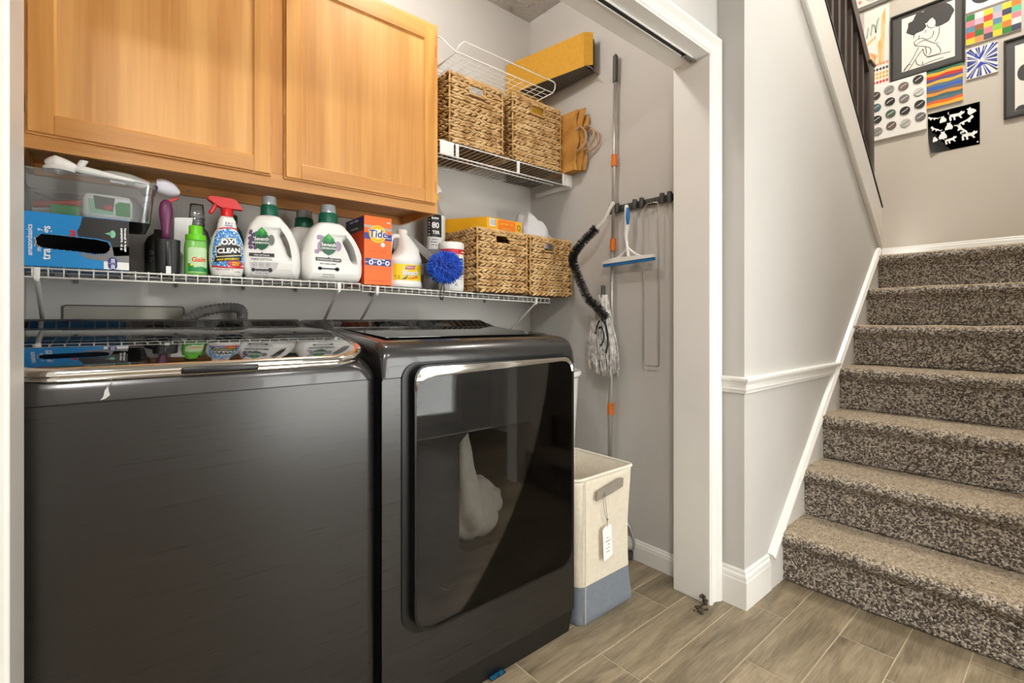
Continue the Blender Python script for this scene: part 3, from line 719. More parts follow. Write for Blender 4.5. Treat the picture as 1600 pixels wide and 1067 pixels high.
b = B(); G = {}
for i in range(12):
    for j in range(6): G[i,j] = b.verts.new((0.860+0.0050*i, 1.112+0.007*j, 0.004+0.006*abs(mnoise.noise((i*0.6, j*0.6, 2.0)))))
for i in range(11):
    for j in range(5): b.faces.new((G[i,j], G[i+1,j], G[i+1,j+1], G[i,j+1]))
bmesh.ops.solidify(b, geom=b.faces[:], thickness=0.002)
tag(obj('cloth_scrap', b, mat('teal_blue_cloth', (20,110,150), 0.9), None, smooth=True), 'scrap of teal blue cloth on the floor at the dryer foot', 'cloth')
# ------------------------------------------------------------------ wall cabinet
WV = wood_mat('honey_maple_upright', (198,136,66), (228,168,92), 2)
WH = wood_mat('honey_maple_level', (194,132,66), (224,164,94), 0)
WPAN = wood_mat('honey_maple_panel', (196,134,66), (232,176,106), 2, ring=0.7)
def make_cabinet():
    x0, x1, z0, z1, yf, yb = -0.166, 1.0186, 1.472, 2.221, 1.667, 1.969
    t = thing('wall_cabinet', 'honey maple two-door wall cabinet hanging over the laundry shelf', 'cabinet', (0.426, 1.82, 1.472))
    L = Vector((-0.426, -1.82, -1.472))
    def put(o): o.location = L; return o
    put(bx('end_panel', WV, t, x1-0.014, x1-0.001, yf+0.018, yb, z0, z1)); put(bx('end_panel', WV, t, x0, x0+0.014, yf+0.018, yb, z0, z1))
    put(bx('bottom_panel', WH, t, x0+0.014, x1-0.014, yf+0.018, yb, z0+0.030, z0+0.042))
    put(bx('top_panel', WH, t, x0+0.014, x1-0.014, yf+0.018, yb, z1-0.014, z1-0.002))
    put(bx('back_panel', WV, t, x0+0.014, x1-0.014, yb-0.006, yb, z0+0.042, z1-0.014))
    rail = put(bx('hanging_rail', WH, t, x0+0.014, x1-0.014, yb-0.020, yb-0.001, z0-0.002, z0+0.030))
    for x in (0.22, 0.60, 0.95):
        b = B(); loft(b, [[Vector((x+0.004*math.cos(a), y, z0+0.013+0.004*math.sin(a))) for a in [2*PI*k/10 for k in range(10)]] for y in (yb-0.022, yb-0.0195)]); obj('rail_screw', b, STEEL, rail)
    for (a, c, d, e, m, nm) in ((x0, x1, z0, z0+0.046, WH, 'face_rail'), (x0, x1, z1-0.046, z1, WH, 'face_rail'), (x0, x0+0.034, z0+0.046, z1-0.046, WV, 'face_stile'), (x1-0.034, x1, z0+0.046, z1-0.046, WV, 'face_stile'), (0.392, 0.456, z0+0.046, z1-0.046, WV, 'face_stile')):
        put(bx(nm, m, t, a, c, yf, yf+0.018, d, e, 0.0008, 1))
    HBR = mat('antique_brass', (112,84,44), 0.35, 0.9)
    for (a, c, hx) in ((-0.140, 0.401, -0.150), (0.447, 0.997, 1.0025)):
        zb, zt = 1.509, 2.187; sw = 0.047; yd = yf-0.019
        b = B(); prism(b, [(zb+0.03,yd+0.004),(zb+0.03,yf-0.0005),(zt-0.03,yf-0.0005),(zt-0.03,yd+0.004)], lambda u, v: Vector((a+0.03,v,u)), lambda u, v: Vector((c-0.03,v,u)))
        b.free(); b = B(); box(b, a+sw-0.004, c-sw+0.004, yd+0.007, yf-0.001, zb+sw-0.004, zt-sw+0.004)
        d = put(obj('door', b, WPAN, t))
        for (p, q, r, s, mm, nm) in ((a, a+sw, zb, zt, WV, 'door_stile'), (c-sw, c, zb, zt, WV, 'door_stile'), (a+sw, c-sw, zb, zb+sw, WH, 'door_rail'), (a+sw, c-sw, zt-sw, zt, WH, 'door_rail')):
            bx(nm, mm, d, p, q, yd, yf-0.001, r, s, 0.0012, 1)
        # bevelled back lip showing round the door and the bead inside its frame
        b = B(); ring_prism(b, [(a-0.004,zb-0.004),(c+0.004,zb-0.004),(c+0.004,zt+0.004),(a-0.004,zt+0.004)], [(a+0.01,zb+0.01),(c-0.01,zb+0.01),(c-0.01,zt-0.01),(a+0.01,zt-0.01)], lambda u, v: Vector((u,yd+0.009,v)), lambda u, v: Vector((u,yf-0.0012,v))); obj('door_lip', b, WH, d)
        b = B(); i0 = [(a+sw-0.002,zb+sw-0.002),(c-sw+0.002,zb+sw-0.002),(c-sw+0.002,zt-sw+0.002),(a+sw-0.002,zt-sw+0.002)]; i1 = [(a+sw+0.005,zb+sw+0.005),(c-sw-0.005,zb+sw+0.005),(c-sw-0.005,zt-sw-0.005),(a+sw+0.005,zt-sw-0.005)]
        loft(b, [[Vector((u,yd+0.001,v)) for u, v in i0], [Vector((u,yd+0.0075,v)) for u, v in i1]], False, False); obj('door_bead', b, WV, d)
        for hz in (1.578, 2.112):
            bx('hinge', HBR, d, hx-0.004, hx+0.004, yf-0.006, yf+0.0005, hz-0.022, hz+0.022, 0.0015)
    return t
make_cabinet()

# ------------------------------------------------------------------ wire shelves
WIRE = mat('white_vinyl_wire', (236,235,230), 0.35)
def wire_shelf(label, x0, x1, yb, yf, lip, pitch, tilt=0.0, z=1.18, mid=True, lipwire=True):
    t = thing('wire_shelf', label, 'shelf', ((x0+x1)/2, yb, z)); t.rotation_euler = (0, tilt, 0)
    h = (x1-x0)/2; D = yf-yb
    b = B(); pts = [(0,0,0.0),(0,D+0.004,0.0),(0,D,-0.002),(0,D,-lip)]
    tube(b, [(0,-0.002,0.0),(0,D+0.003,0.0),(0,D,-0.003)]+([(0,D,-lip)] if lipwire else []), 0.0017, 6)
    src = None; n = int((x1-x0)/pitch)
    for i in range(n+1):
        x = -h+0.004+(2*h-0.008)*i/n
        if src is None: src = obj('cross_wire', b, WIRE, t, smooth=True); src.location = (x,0,0)
        else: inst(src, t, 'cross_wire', (x,0,0))
    for y, zz in [(D,-0.0032),(D,-lip)] + ([(D*0.55,-0.0034)] if mid else []) + [(-0.004,-0.0034)]:
        b = B(); tube(b, [(-h,y,zz),(h,y,zz)], 0.0026, 8); obj('rail_wire', b, WIRE, t, smooth=True)
    return t, h, D
def bracket(t, xl, D, lip, drop, label=None):
    b = B(); tube(b, [(xl,D-0.002,-lip-0.004),(xl,D+0.012,-lip-0.008),(xl,-0.008,-drop)], 0.0052, 8); o = obj('support_bracket', b, WIRE, t, smooth=True)
    bx('clip', WIRE, o, xl-0.006, xl+0.006, D-0.004, D+0.008, -lip-0.005, -0.001, 0.002)
    return o
s1, h1, D1 = wire_shelf('long white wire shelf holding the trash bag box and spray bottles', -0.166, 0.700, 1.967, 1.665, 0.0255, 0.0282, 0.0, 1.1815)
for x in (-0.125, 0.623): bracket(s1, x-0.267, D1, 0.0255, 0.235)
s2, h2, D2 = wire_shelf('white wire shelf holding the bleach jug and two woven baskets', 0.704, 1.642, 1.967, 1.665, 0.0240, 0.0282, math.radians(1.25), 1.1665)
for x in (0.763, 1.553): bracket(s2, x-1.173, D2, 0.024, 0.235)
CLIPM = mat('grey_clip', (132,130,126), 0.5)
for sh, xs in ((s1, (-0.33, -0.08, 0.12, 0.30)), (s2, (-0.30, 0.05, 0.30))):
    for x in xs:
        b = B(); lathe(b, [(0.004,-0.022),(0.006,-0.016),(0.006,-0.006),(0.003,-0.002)], 10, x, -0.008); obj('wall_clip', b, CLIPM, sh, angle=40)
s3, h3, D3 = wire_shelf('white wire shelf high by the cabinet with tall front lip and woven baskets', 1.022, 1.793, 1.967, 1.662, 0.0560, 0.0270, 0.0, 1.7715, True, False)
b = B(); tube(b, [(-h3,D3+0.03,-0.058),(h3-0.10,D3+0.03,-0.058)], 0.0026, 8); obj('rail_wire', b, WIRE, s3, smooth=True)
for x in (-h3+0.035, -h3+0.085, 0.03, h3-0.060, h3-0.018):
    wd = 0.032 if abs(abs(x)-h3) < 0.04 else 0.007
    bx('lip_plate', WIRE, s3, x-wd, min(x+wd, h3-0.0005), D3-0.0045, D3+0.0030, -0.058, -0.001, 0.001)
bx('end_bracket', WIRE, s3, h3-0.010, h3-0.0005, D3+0.003, -0.05, -0.062, -0.040, 0.001)

# ------------------------------------------------------------------ woven baskets
def weave_mat():
    m = bpy.data.materials.new('water_hyacinth'); m.use_nodes = True; nt = m.node_tree; b = nt.nodes['Principled BSDF']
    tc = nd(nt, 'ShaderNodeTexCoord'); n = nd(nt, 'ShaderNodeTexNoise'); n.inputs['Scale'].default_value = 22; n.inputs['Detail'].default_value = 3
    nt.links.new(tc.outputs['Object'], n.inputs['Vector'])
    r = nd(nt, 'ShaderNodeValToRGB'); e = r.color_ramp.elements; e[0].position = 0.30; e[0].color = (*lin((168,124,72)), 1); e[1].position = 0.70; e[1].color = (*lin((232,200,150)), 1)
    k = e.new(0.5); k.color = (*lin((208,170,116)), 1)
    nt.links.new(n.outputs['Fac'], r.inputs['Fac']); nt.links.new(r.outputs[0], b.inputs['Base Color']); b.inputs['Roughness'].default_value = 0.6
    n2 = nd(nt, 'ShaderNodeTexNoise'); n2.inputs['Scale'].default_value = 320; nt.links.new(tc.outputs['Object'], n2.inputs['Vector'])
    bp = nd(nt, 'ShaderNodeBump'); bp.inputs['Strength'].default_value = 0.4; bp.inputs['Distance'].default_value = 0.002; nt.links.new(n2.outputs['Fac'], bp.inputs['Height']); nt.links.new(bp.outputs[0], b.inputs['Normal'])
    return m
HYA = weave_mat()
LINER = mat('basket_liner', (104,74,42), 0.8)
RATT = mat('rattan_edge', (206,162,96), 0.5, var=0.12, vscale=30)
def stitch_mesh(vs, fs, c, ex, ey, ez, la, wb, tc_):
    """one spindle-shaped braid stitch: long axis ex, width ey, thickness ez"""
    base = len(vs); n = 6
    st = [(-1.0, 0.12), (-0.55, 0.85), (0.0, 1.0), (0.55, 0.85), (1.0, 0.12)]
    for s, r in st:
        for k in range(n):
            a = 2*PI*k/n
            p = c+ex*(la*s)+ey*(wb*r*math.cos(a))+ez*(tc_*r*math.sin(a))
            vs.append(tuple(p))
    for i in range(4):
        for k in range(n):
            fs.append((base+i*n+k, base+i*n+(k+1) % n, base+(i+1)*n+(k+1) % n, base+(i+1)*n+k))
def make_basket(label, x, y, z, w, d, h, hole_dx=0.0, wood=True, rz=0.0, hw=0.040, group='woven hyacinth baskets on the wire shelves'):
    """w along x, d along y, front at y"""
    t = thing('woven_basket', label, 'basket', (x+w/2, y+d/2, z), rz, group)
    rnd = random.Random(int(x*1000)); vs = []; fs = []
    rows = round(h/0.0262); pitch = h/rows
    def side(o, ux, n, length, front):
        cols = round(length/0.0265); cp = length/cols
        for r in range(rows):
            zc = (r+0.5)*pitch
            ph = 0.5 if r % 2 else 0.0
            for half, sgn in ((1, -1), (-1, 1)):
                for c in range(cols):
                    s = (c+0.5+(0.25 if half > 0 else -0.25)+(ph-0.25)*0.5)*cp
                    if s < 0.006 or s > length-0.006: continue
                    if front and abs(s-length/2-hole_dx) < hw+0.004 and h-0.066 < zc < h-0.020: continue
                    wob = rnd.uniform(-0.0012, 0.0012)
                    cen = o+ux*s+Vector((0,0,zc+half*pitch*0.21+wob))+n*(0.0025+rnd.uniform(-.001,.0012))
                    ang = sgn*0.34+rnd.uniform(-0.14,0.14)
                    ex = ux*math.cos(ang)+Vector((0,0,1))*math.sin(ang); ey = -ux*math.sin(ang)+Vector((0,0,1))*math.cos(ang)
                    ex = (ex+n*0.16*sgn*-1).normalized()
                    stitch_mesh(vs, fs, cen, ex, ey, n, 0.0215+rnd.uniform(-.003,.003), 0.0056+rnd.uniform(-.0006,.0010), 0.0066)
    W, Dp = w/2-0.006, d/2-0.006
    side(Vector((-W,-Dp,0)), Vector((1,0,0)), Vector((0,-1,0)), 2*W, True)
    side(Vector((-W,Dp,0)), Vector((0,-1,0)), Vector((-1,0,0)), 2*Dp, False)
    side(Vector((W,-Dp,0)), Vector((0,1,0)), Vector((1,0,0)), 2*Dp, False)
    side(Vector((W,Dp,0)), Vector((-1,0,0)), Vector((0,1,0)), 2*W, False)
    me = bpy.data.meshes.new('weave'); me.from_pydata(vs, [], fs); me.materials.append(HYA)
    me.polygons.foreach_set('use_smooth', [True]*len(me.polygons)); me.update()
    o = bpy.data.objects.new('weave', me); COL.objects.link(o); o.parent = t; o['kind'] = 'stuff'
    # inner body: four thin walls and a floor, the front one open at the hand hole
    b = B(); box(b, -W, W, -Dp, Dp, 0.0, 0.004)
    box(b, -W, -W+0.003, -Dp, Dp, 0.004, h-0.004); box(b, W-0.003, W, -Dp, Dp, 0.004, h-0.004); box(b, -W, W, Dp-0.003, Dp, 0.004, h-0.004)
    hx0, hx1, hz0, hz1 = hole_dx-hw, hole_dx+hw, h-0.064, h-0.024
    box(b, -W, hx0, -Dp, -Dp+0.003, 0.004, h-0.004); box(b, hx1, W, -Dp, -Dp+0.003, 0.004, h-0.004); box(b, hx0, hx1, -Dp, -Dp+0.003, 0.004, hz0); box(b, hx0, hx1, -Dp, -Dp+0.003, hz1, h-0.004)
    obj('liner', b, LINER, t)
    b = B(); ring_prism(b, rrect(hx0-0.004, hx1+0.004, hz0-0.003, hz1+0.003, 0.004, 3), rrect(hx0+0.001, hx1-0.001, hz0+0.002, hz1-0.002, 0.003, 3), lambda u, v: Vector((u,-Dp-0.0055,v)), lambda u, v: Vector((u,-Dp+0.006,v))); obj('hand_hole', b, RATT, t)
    if wood:
        b = B(); box(b, hx0-0.002, hx1+0.002, -Dp-0.006, -Dp+0.004, hz1-0.001, h+0.001, 0.002); obj('grip', b, RATT, t, angle=40)
    for sx in (-1, 1):
        b = B(); tube(b, [(sx*W,-Dp-0.002,0.003),(sx*W,-Dp-0.002,h-0.002)], 0.0042, 6); obj('corner_cane', b, RATT, t, smooth=True)
    b = B(); loop = [(-W,-Dp,h-0.002),(W,-Dp,h-0.002),(W,Dp,h-0.002),(-W,Dp,h-0.002)]
    pts = []
    for i in range(4):
        a, c = Vector(loop[i]), Vector(loop[(i+1) % 4]); n = 26
        pts += [a.lerp(c, k/n)+Vector((0,0,0.0012*math.sin(k*2.1))) for k in range(n)]
    tube(b, pts, [0.0046+0.0012*math.sin(i*2.4) for i in range(len(pts))], 6, closed=True); obj('rim', b, HYA, t, smooth=True)
    return t
make_basket('woven basket on the high wire shelf, next to the cabinet end', 1.068, 1.664, 1.7760, 0.288, 0.290, 0.288)
make_basket('woven basket on the high wire shelf, next to the brown paper bags', 1.404, 1.664, 1.7760, 0.318, 0.195, 0.302)
k3 = make_basket('woven basket on the lower wire shelf with a yellow box on top', 1.190, 1.640, 1.1700, 0.288, 0.300, 0.271, 0.0, False)
k4 = make_basket('woven basket on the lower wire shelf stuffed with a white plastic bag', 1.489, 1.640, 1.1640, 0.284, 0.300, 0.276, -0.015, False, 0, 0.034)

# ------------------------------------------------------------------ wire tray, cartons and paper bags up high
tray = thing('wire_tray', 'white wire tray lying across the tops of the two high baskets', 'tray', (1.30, 1.565, 2.083))
b = B(); xa, xb, dp = -0.261, 0.263, 0.345
tube(b, smooth_path([(xa+0.010,0.30,0.0),(xa,0.0,0.0)], 2)+[Vector((xa+0.012,-0.006,0.028)),Vector((xa+0.030,-0.008,0.0465)),Vector((xb-0.002,-0.008,0.0465)),Vector((xb+0.008,-0.007,0.040)),Vector((xb+0.009,-0.004,0.020)),Vector((xb,0.0,0.002))], 0.0025, 8); obj('rim_wire', b, WIRE, tray, smooth=True)
for y in (0.0, dp):
    b = B(); tube(b, [(xa,y,0.0),(xb,y,0.0)], 0.0023, 8); obj('frame_wire', b, WIRE, tray, smooth=True)
for x in (xa, xb):
    b = B(); tube(b, [(x,0,0.0),(x,dp,0.0)], 0.0023, 8); obj('frame_wire', b, WIRE, tray, smooth=True)
b = B(); tube(b, [(0,0,0.0012),(0,dp,0.0012)], 0.0012, 6); src = obj('cross_wire', b, WIRE, tray, smooth=True); src.location = (xa+0.045,0,0)
for k in range(1, 11): inst(src, tray, 'cross_wire', (xa+0.045+0.0435*k,0,0))
b = B(); tube(b, [(xa,0,-0.0012),(xb,0,-0.0012)], 0.0012, 6); src = obj('long_wire', b, WIRE, tray, smooth=True); src.location = (0,0.030,0)
for k in range(1, 11): inst(src, tray, 'long_wire', (0,0.030+0.0285*k,0))
b = B(); tube(b, smooth_path([(xa,0.0,0.0),(xa-0.010,0.03,0.030),(xa-0.012,0.08,0.080),(xa-0.008,0.13,0.112),(xa-0.004,0.19,0.118)], 6), 0.0025, 8); obj('hook_wire', b, WIRE, tray, smooth=True)

CARD = mat('yellow_kraft_card', (214,158,46), 0.75, var=0.05, vscale=60); CARDIN = mat('grey_board', (98,90,82), 0.85, var=0.1, vscale=20)
tall = thing('packing_carton', 'narrow brown carton standing behind the basket against the closet corner', 'carton', (1.70, 1.915, 1.7735))
bx('body', CARDIN, tall, -0.085, 0.085, -0.045, 0.045, 0.0, 0.449); bx('flap', CARD, tall, -0.086, 0.086, -0.046, -0.0452, 0.30, 0.449)
# open carton lying on it: left face, top, underside in grey board, folded front flap
bc = thing('open_carton', 'open yellow kraft carton with ragged end lying high against the closet wall', 'carton', (1.66, 1.72, 2.2235))
q = [Vector((1.614,1.962)), Vector((1.700,1.500)), Vector((1.782,1.508)), Vector((1.782,1.962))]; O = Vector((1.66,1.72))
def cp(p, z): return Vector((p.x-O.x, p.y-O.y, z))
def slab(name, a, c, z0, z1, th, m, zb1=None):
    d = (c-a).normalized(); n = Vector((-d.y, d.x))*th
    zz = z0 if zb1 is None else zb1
    b = B(); loft(b, [[cp(a,z0), cp(a+n,z0), cp(a+n,z1), cp(a,z1)], [cp(c,zz), cp(c+n,zz), cp(c+n,z1), cp(c,z1)]]); return obj(name, b, m, bc)
slab('long_side', q[0], q[1], 0.0015, 0.158, 0.004, CARD)
slab('long_side', q[2], q[3], 0.0015, 0.158, 0.004, CARDIN)
slab('end_side', q[3], q[0], 0.0015, 0.158, 0.004, CARD)
slab('end_flap', q[1], q[1]+Vector((0.034,-0.026)), 0.004, 0.160, 0.003, CARD, 0.010)
b = B(); prism(b, [(p.x-O.x, p.y-O.y) for p in q], lambda u, v: Vector((u,v,0.0)), lambda u, v: Vector((u,v,0.0014))); obj('bottom', b, CARDIN, bc)
b = B(); prism(b, [(p.x-O.x, p.y-O.y) for p in q], lambda u, v: Vector((u,v,0.1582)), lambda u, v: Vector((u,v,0.1600))); obj('top_panel', b, CARD, bc)
b = B(); tube(b, smooth_path([cp(Vector((1.706,1.495)),0.004), cp(Vector((1.716,1.47)),-0.012), cp(Vector((1.735,1.462)),-0.030), cp(Vector((1.752,1.455)),-0.038)], 4), [0.004]*5+[0.003]*4+[0.0022]*4, 6); obj('torn_tape', b, CARDIN, bc, smooth=True)

PAPER = mat('brown_paper', (196,142,66), 0.7, var=0.10, vscale=25); PAPIN = mat('paper_inner', (206,172,136), 0.7); DKP = mat('dark_paper', (92,72,52), 0.8)
for k, (xx, yy, hh, lb) in enumerate(((1.7365, 1.585, 0.285, 'folded brown paper bag with ribbon handles against the basket side'), (1.7555, 1.565, 0.290, 'folded brown paper bag with ribbon handles in the middle of the bundle'), (1.7745, 1.560, 0.262, 'folded brown paper bag with ribbon handles nearest the closet wall'))):
    t = thing('paper_bag', lb, 'paper bag', (xx, yy, 1.7735), 0, 'folded paper bags on the high shelf')
    b = B(); n = 14
    secs = []
    for i in range(n+1):
        z = hh*i/n; dx = 0.004*math.sin(i*0.9+k); dy = 0.010*math.sin(i*0.7+k*1.3)-0.010*(i/n)
        secs.append([Vector((-0.006+dx,dy,z)), Vector((0.006+dx,dy-0.004,z)), Vector((0.0065+dx*0.4,0.20,z)), Vector((-0.0065+dx*0.4,0.20,z))])
    loft(b, secs); obj('bag_body', b, PAPER, t, label='folded brown paper')
    b = B(); loft(b, [[Vector((0.0078+(0.004*math.sin(i*0.9+k))*0.5,0.004,hh*i/n)), Vector((0.0078+(0.004*math.sin(i*0.9+k))*0.4,0.19,hh*i/n)), Vector((0.0070,0.19,hh*i/n)), Vector((0.0070,0.004,hh*i/n))] for i in range(n+1)]); obj('gusset', b, DKP, t)
    pth = smooth_path([(-0.002,-0.004,hh*0.66),(0.004,-0.028-0.010*k,hh*0.70),(0.008,-0.056-0.012*k,hh*0.58),(0.006,-0.058-0.012*k,hh*0.42),(0.0,-0.034-0.008*k,hh*0.33),(-0.004,-0.006,hh*0.30)], 6)
    b = B(); secs = []
    for i, p in enumerate(pth):
        tt = (pth[min(i+1,len(pth)-1)]-pth[max(i-1,0)]).normalized(); nn = Vector((0,tt.z,-tt.y))*0.0015
        secs.append([p+Vector((-0.0065,0,0))-nn, p+Vector((0.0065,0,0))-nn, p+Vector((0.0065,0,0))+nn, p+Vector((-0.0065,0,0))+nn])
    loft(b, secs); obj('handle', b, PAPIN, t)
# ------------------------------------------------------------------ things on the lower shelf
def shelf_z(x): return 1.1835 if x < 0.70 else 1.1685-(x-1.173)*math.tan(math.radians(1.25))+0.0028
PRW = mat('print_white', (245,245,243), 0.4); PRK = mat('print_black', (22,22,24), 0.4); PRG = mat('print_grey', (128,126,126), 0.45)
BLUE = mat('box_blue', (0,140,214), 0.5); NAVY = mat('print_navy', (26,46,140), 0.4); RED = mat('print_red', (206,34,40), 0.4)
GRN = mat('leaf_green', (22,142,66), 0.4); LGRN = mat('leaf_light_green', (84,184,72), 0.4); DGRN = mat('leaf_dark_green', (10,92,58), 0.4); YEL = mat('print_yellow', (250,214,20), 0.4)
LILAC = mat('lavender_print', (172,152,176), 0.5); CHAR = mat('charcoal_print', (58,58,62), 0.5)
HDPE = mat('white_bottle_plastic', (240,239,235), 0.28)

# trash bag box
def make_bagbox():
    t = thing('trash_bag_box', 'blue trash bag box torn open along its front, under the clear bin', 'box', (-0.055, 1.79, 1.1835))
    x0, x1, y0, y1, h = -0.108, 0.108, -0.127, 0.15, 0.133
    # front panel with a real slot torn through it
    def S(zx, zz): return (x0+(zx-0)/1480*(x1-x0)-0.0, zz)
    slot = [(x0+0.036,0.068),(x0+0.046,0.080),(x0+0.075,0.0795),(x0+0.112,0.078),(x0+0.150,0.0765),(x0+0.172,0.072),(x0+0.178,0.061),(x0+0.176,0.050),(x0+0.166,0.0405),(x0+0.150,0.038),(x0+0.112,0.042),(x0+0.075,0.0435),(x0+0.046,0.046),(x0+0.035,0.054)]
    slot = slot[::-1]; sl = []
    for (u0, v0), (u1, v1) in zip(slot, slot[1:]+slot[:1]): sl += [(u0+(u1-u0)*k/3, v0+(v1-v0)*k/3) for k in range(3)]
    cxs, czs = x0+0.107, 0.060; out = []
    for u, v in sl:
        du, dv = u-cxs, v-czs
        k = min(((x1-cxs)/du if du > 0 else (x0-cxs)/du) if abs(du) > 1e-9 else 1e9, ((h-czs)/dv if dv > 0 else -czs/dv) if abs(dv) > 1e-9 else 1e9)
        out.append([cxs+du*k, czs+dv*k])
    for cu, cv in ((x0,0.0),(x1,0.0),(x1,h),(x0,h)):
        i = min(range(len(out)), key=lambda q: (out[q][0]-cu)**2+(out[q][1]-cv)**2); out[i] = [cu, cv]
    b = B(); ring_prism(b, [tuple(q) for q in out], sl, lambda u, v: Vector((u, y0, v)), lambda u, v: Vector((u, y0+0.0012, v))); obj('front_panel', b, BLUE, t)
    slot = slot[::-1]
    bx('back_panel', PRK, t, x0, x1, y1-0.002, y1, 0, h); bx('side_panel', PRK, t, x1-0.002, x1, y0+0.0015, y1-0.002, 0, h); bx('side_panel', BLUE, t, x0, x0+0.002, y0+0.0015, y1-0.002, 0, h)
    bx('bottom_panel', BLUE, t, x0+0.002, x1-0.002, y0+0.0015, y1-0.002, 0, 0.002); bx('top_panel', BLUE, t, x0+0.002, x1-0.002, y0+0.0015, y1-0.002, h-0.002, h)
    BAG = mat('black_bag_film', (14,14,15), 0.25)
    b = B(); loft(b, [supell(0.088, 0.10, 3, 24, 0.0, 0.01, 0.003), supell(0.088, 0.10, 3, 24, 0.0, 0.01, 0.045), supell(0.06, 0.08, 3, 24, 0.0, 0.01, 0.055)]); obj('bag_roll', b, BAG, t, smooth=True)
    F = fy(y0-0.0007)
    decal('dark_panel', PRK, t, F, [poly_geo([(x0+0.122,h-0.001),(x1,h-0.001),(x1,0.040),(x0+0.185,0.036),(x0+0.181,0.060),(x0+0.177,0.074),(x0+0.150,0.079),(x0+0.114,0.0805),(x0+0.112,0.094),(x0+0.118,0.110)])])
    decal('grey_panel', PRG, t, F, [poly_geo([(x0+0.113,0.040),(x0+0.150,0.036),(x0+0.168,0.0385),(x0+0.181,0.060),(x1,0.064),(x1,0.021),(x0+0.170,0.021),(x0+0.130,0.026)])])
    decal('white_panel', PRW, t, F, [poly_geo([(x0+0.164,0.0005),(x1,0.0005),(x1,0.0208),(x0+0.164,0.0208)])])
    F2 = fy(y0-0.0012)
    lets = [xf(text_geo('amazonbasics', 0.0140, 0.015), x0+0.0300, 0.063, PI/2), xf(text_geo('tra', 0.024, 0.02), x0+0.062, 0.0305, PI/2), xf(text_geo('gs', 0.022, 0.02), x0+0.062, 0.092, PI/2), xf(text_geo('m', 0.014, 0.01), x0+0.046, 0.0415, PI/2), xf(text_geo('y', 0.014, 0.01), x0+0.046, 0.090, PI/2)]
    decal('lettering', PRW, t, F2, lets)
    decal('smile', PRW, t, F2, [stroke_geo([(x0+0.0335+0.0035*math.sin(PI*k/8), 0.048+0.022*k/8) for k in range(9)], 0.0012)])
    pill = [(x0+0.182+u, 0.0155+v) for u, v in rrect(-0.0095, 0.0095, -0.0150, 0.0170, 0.009, 5)]
    decal('count_badge', NAVY, t, fy(y0-0.0010), [poly_geo(pill)])
    decal('badge_lettering', PRW, t, fy(y0-0.0015), [xf(text_geo('50', 0.0110, 0.03), x0+0.1865, 0.0235, PI/2), xf(text_geo('50', 0.0110, 0.03), x0+0.1865, 0.0075, PI/2), stroke_geo([(x0+0.174,0.0158),(x0+0.190,0.0158)], 0.0006)])
    decal('lettering', PRW, t, F2, [xf(micro(0.060, 0.0062, 1), x0+0.203, 0.084, PI/2), xf(micro(0.064, 0.0062, 2), x0+0.2105, 0.082, PI/2)])
    decal('red_scrap', RED, t, F2, [poly_geo([(x0+0.095,0.081),(x0+0.108,0.080),(x0+0.110,0.088),(x0+0.106,0.096),(x0+0.096,0.094),(x0+0.103,0.088)])])
    decal('green_mark', mat('pale_green_print', (140,206,170), 0.5), t, F2, [poly_geo(ell(x0+0.182,0.094,0.006,0.010)), poly_geo([(x0+0.166,0.094),(x0+0.178,0.099),(x0+0.178,0.090)])])
    b = B()
    for (u0, v0), (u1, v1) in zip(slot, slot[1:]+slot[:1]):
        for k in range(3):
            f = k/3; c = Vector((u0+(u1-u0)*f, y0-0.0012, v0+(v1-v0)*f)); r = random.uniform(0.0008, 0.0018)
            bmesh.ops.create_icosphere(b, subdivisions=1, radius=r, matrix=Matrix.Translation(c))
    obj('torn_edge', b, mat('torn_card', (196,160,110), 0.9), t)
make_bagbox()

# clear bin with its own contents as things
CLEAR = clear_mat('clear_plastic', (236,240,242), 0.10, 0.06, 1.0)
def make_bin():
    t = thing('clear_bin', 'clear plastic storage bin stacked on the blue box under the cabinet', 'bin', (-0.024, 1.79, 1.3175))
    def sec(i, z, r=0.02): return [Vector((x, y, z)) for x, y in rrect(-0.136+i, 0.136-i, -0.128+i, 0.13-i, r, 5)]
    b = B(); loft(b, [sec(0.011, 0.0), sec(0.0, 0.1045)], True, False); bmesh.ops.solidify(b, geom=b.faces[:], thickness=0.0016); obj('tub', b, CLEAR, t, angle=50)
    b = B(); rr = [rrect(-0.136-k, 0.136+k, -0.128-k, 0.13+k, 0.02+k, 5) for k in (0.0, 0.006)]
    ring_prism(b, rr[1], rr[0], lambda u, v: Vector((u,v,0.1035)), lambda u, v: Vector((u,v,0.1062))); obj('rim', b, CLEAR, t, angle=50)
    b = B()
    for z in (0.030, 0.062, 0.088):
        pts = [Vector((x, y, z)) for x, y in rrect(-0.1305+0.0055*z/0.1, 0.1305-0.0055*z/0.1, -0.1225, 0.1245, 0.02, 4)]
    tube(b, [(0.116,-0.1145,0.006),(0.124,-0.1225,0.098)], 0.0022, 6); obj('corner_rib', b, CLEAR, t, smooth=True)
make_bin()
zb = 1.3195
RODS = mat('red_tool_plastic', (186,66,56), 0.4)
for k, (y, m, a0, a1, lb) in enumerate(((1.70, RODS, (-0.135,0.020), (0.0,0.048), 'red plastic rod lying in the clear bin'), (1.72, PRW, (-0.138,0.012), (0.02,0.030), 'white flat strip lying in the clear bin'), (1.735, STEEL, (-0.135,0.058), (-0.045,0.030), 'thin silver rod crossing inside the clear bin'))):
    b = B(); tube(b, [(a0[0],y,zb+a0[1]),(a1[0],y+0.01,zb+a1[1])], 0.008 if k == 0 else (0.006 if k == 1 else 0.002), 8)
    tag(obj('craft_rod', b, m, None, smooth=True), lb, 'rod')
t = thing('wipes_pack', 'white soft pack with green print and dark sticker inside the clear bin', 'wipes pack', (0.010, 1.705, zb))
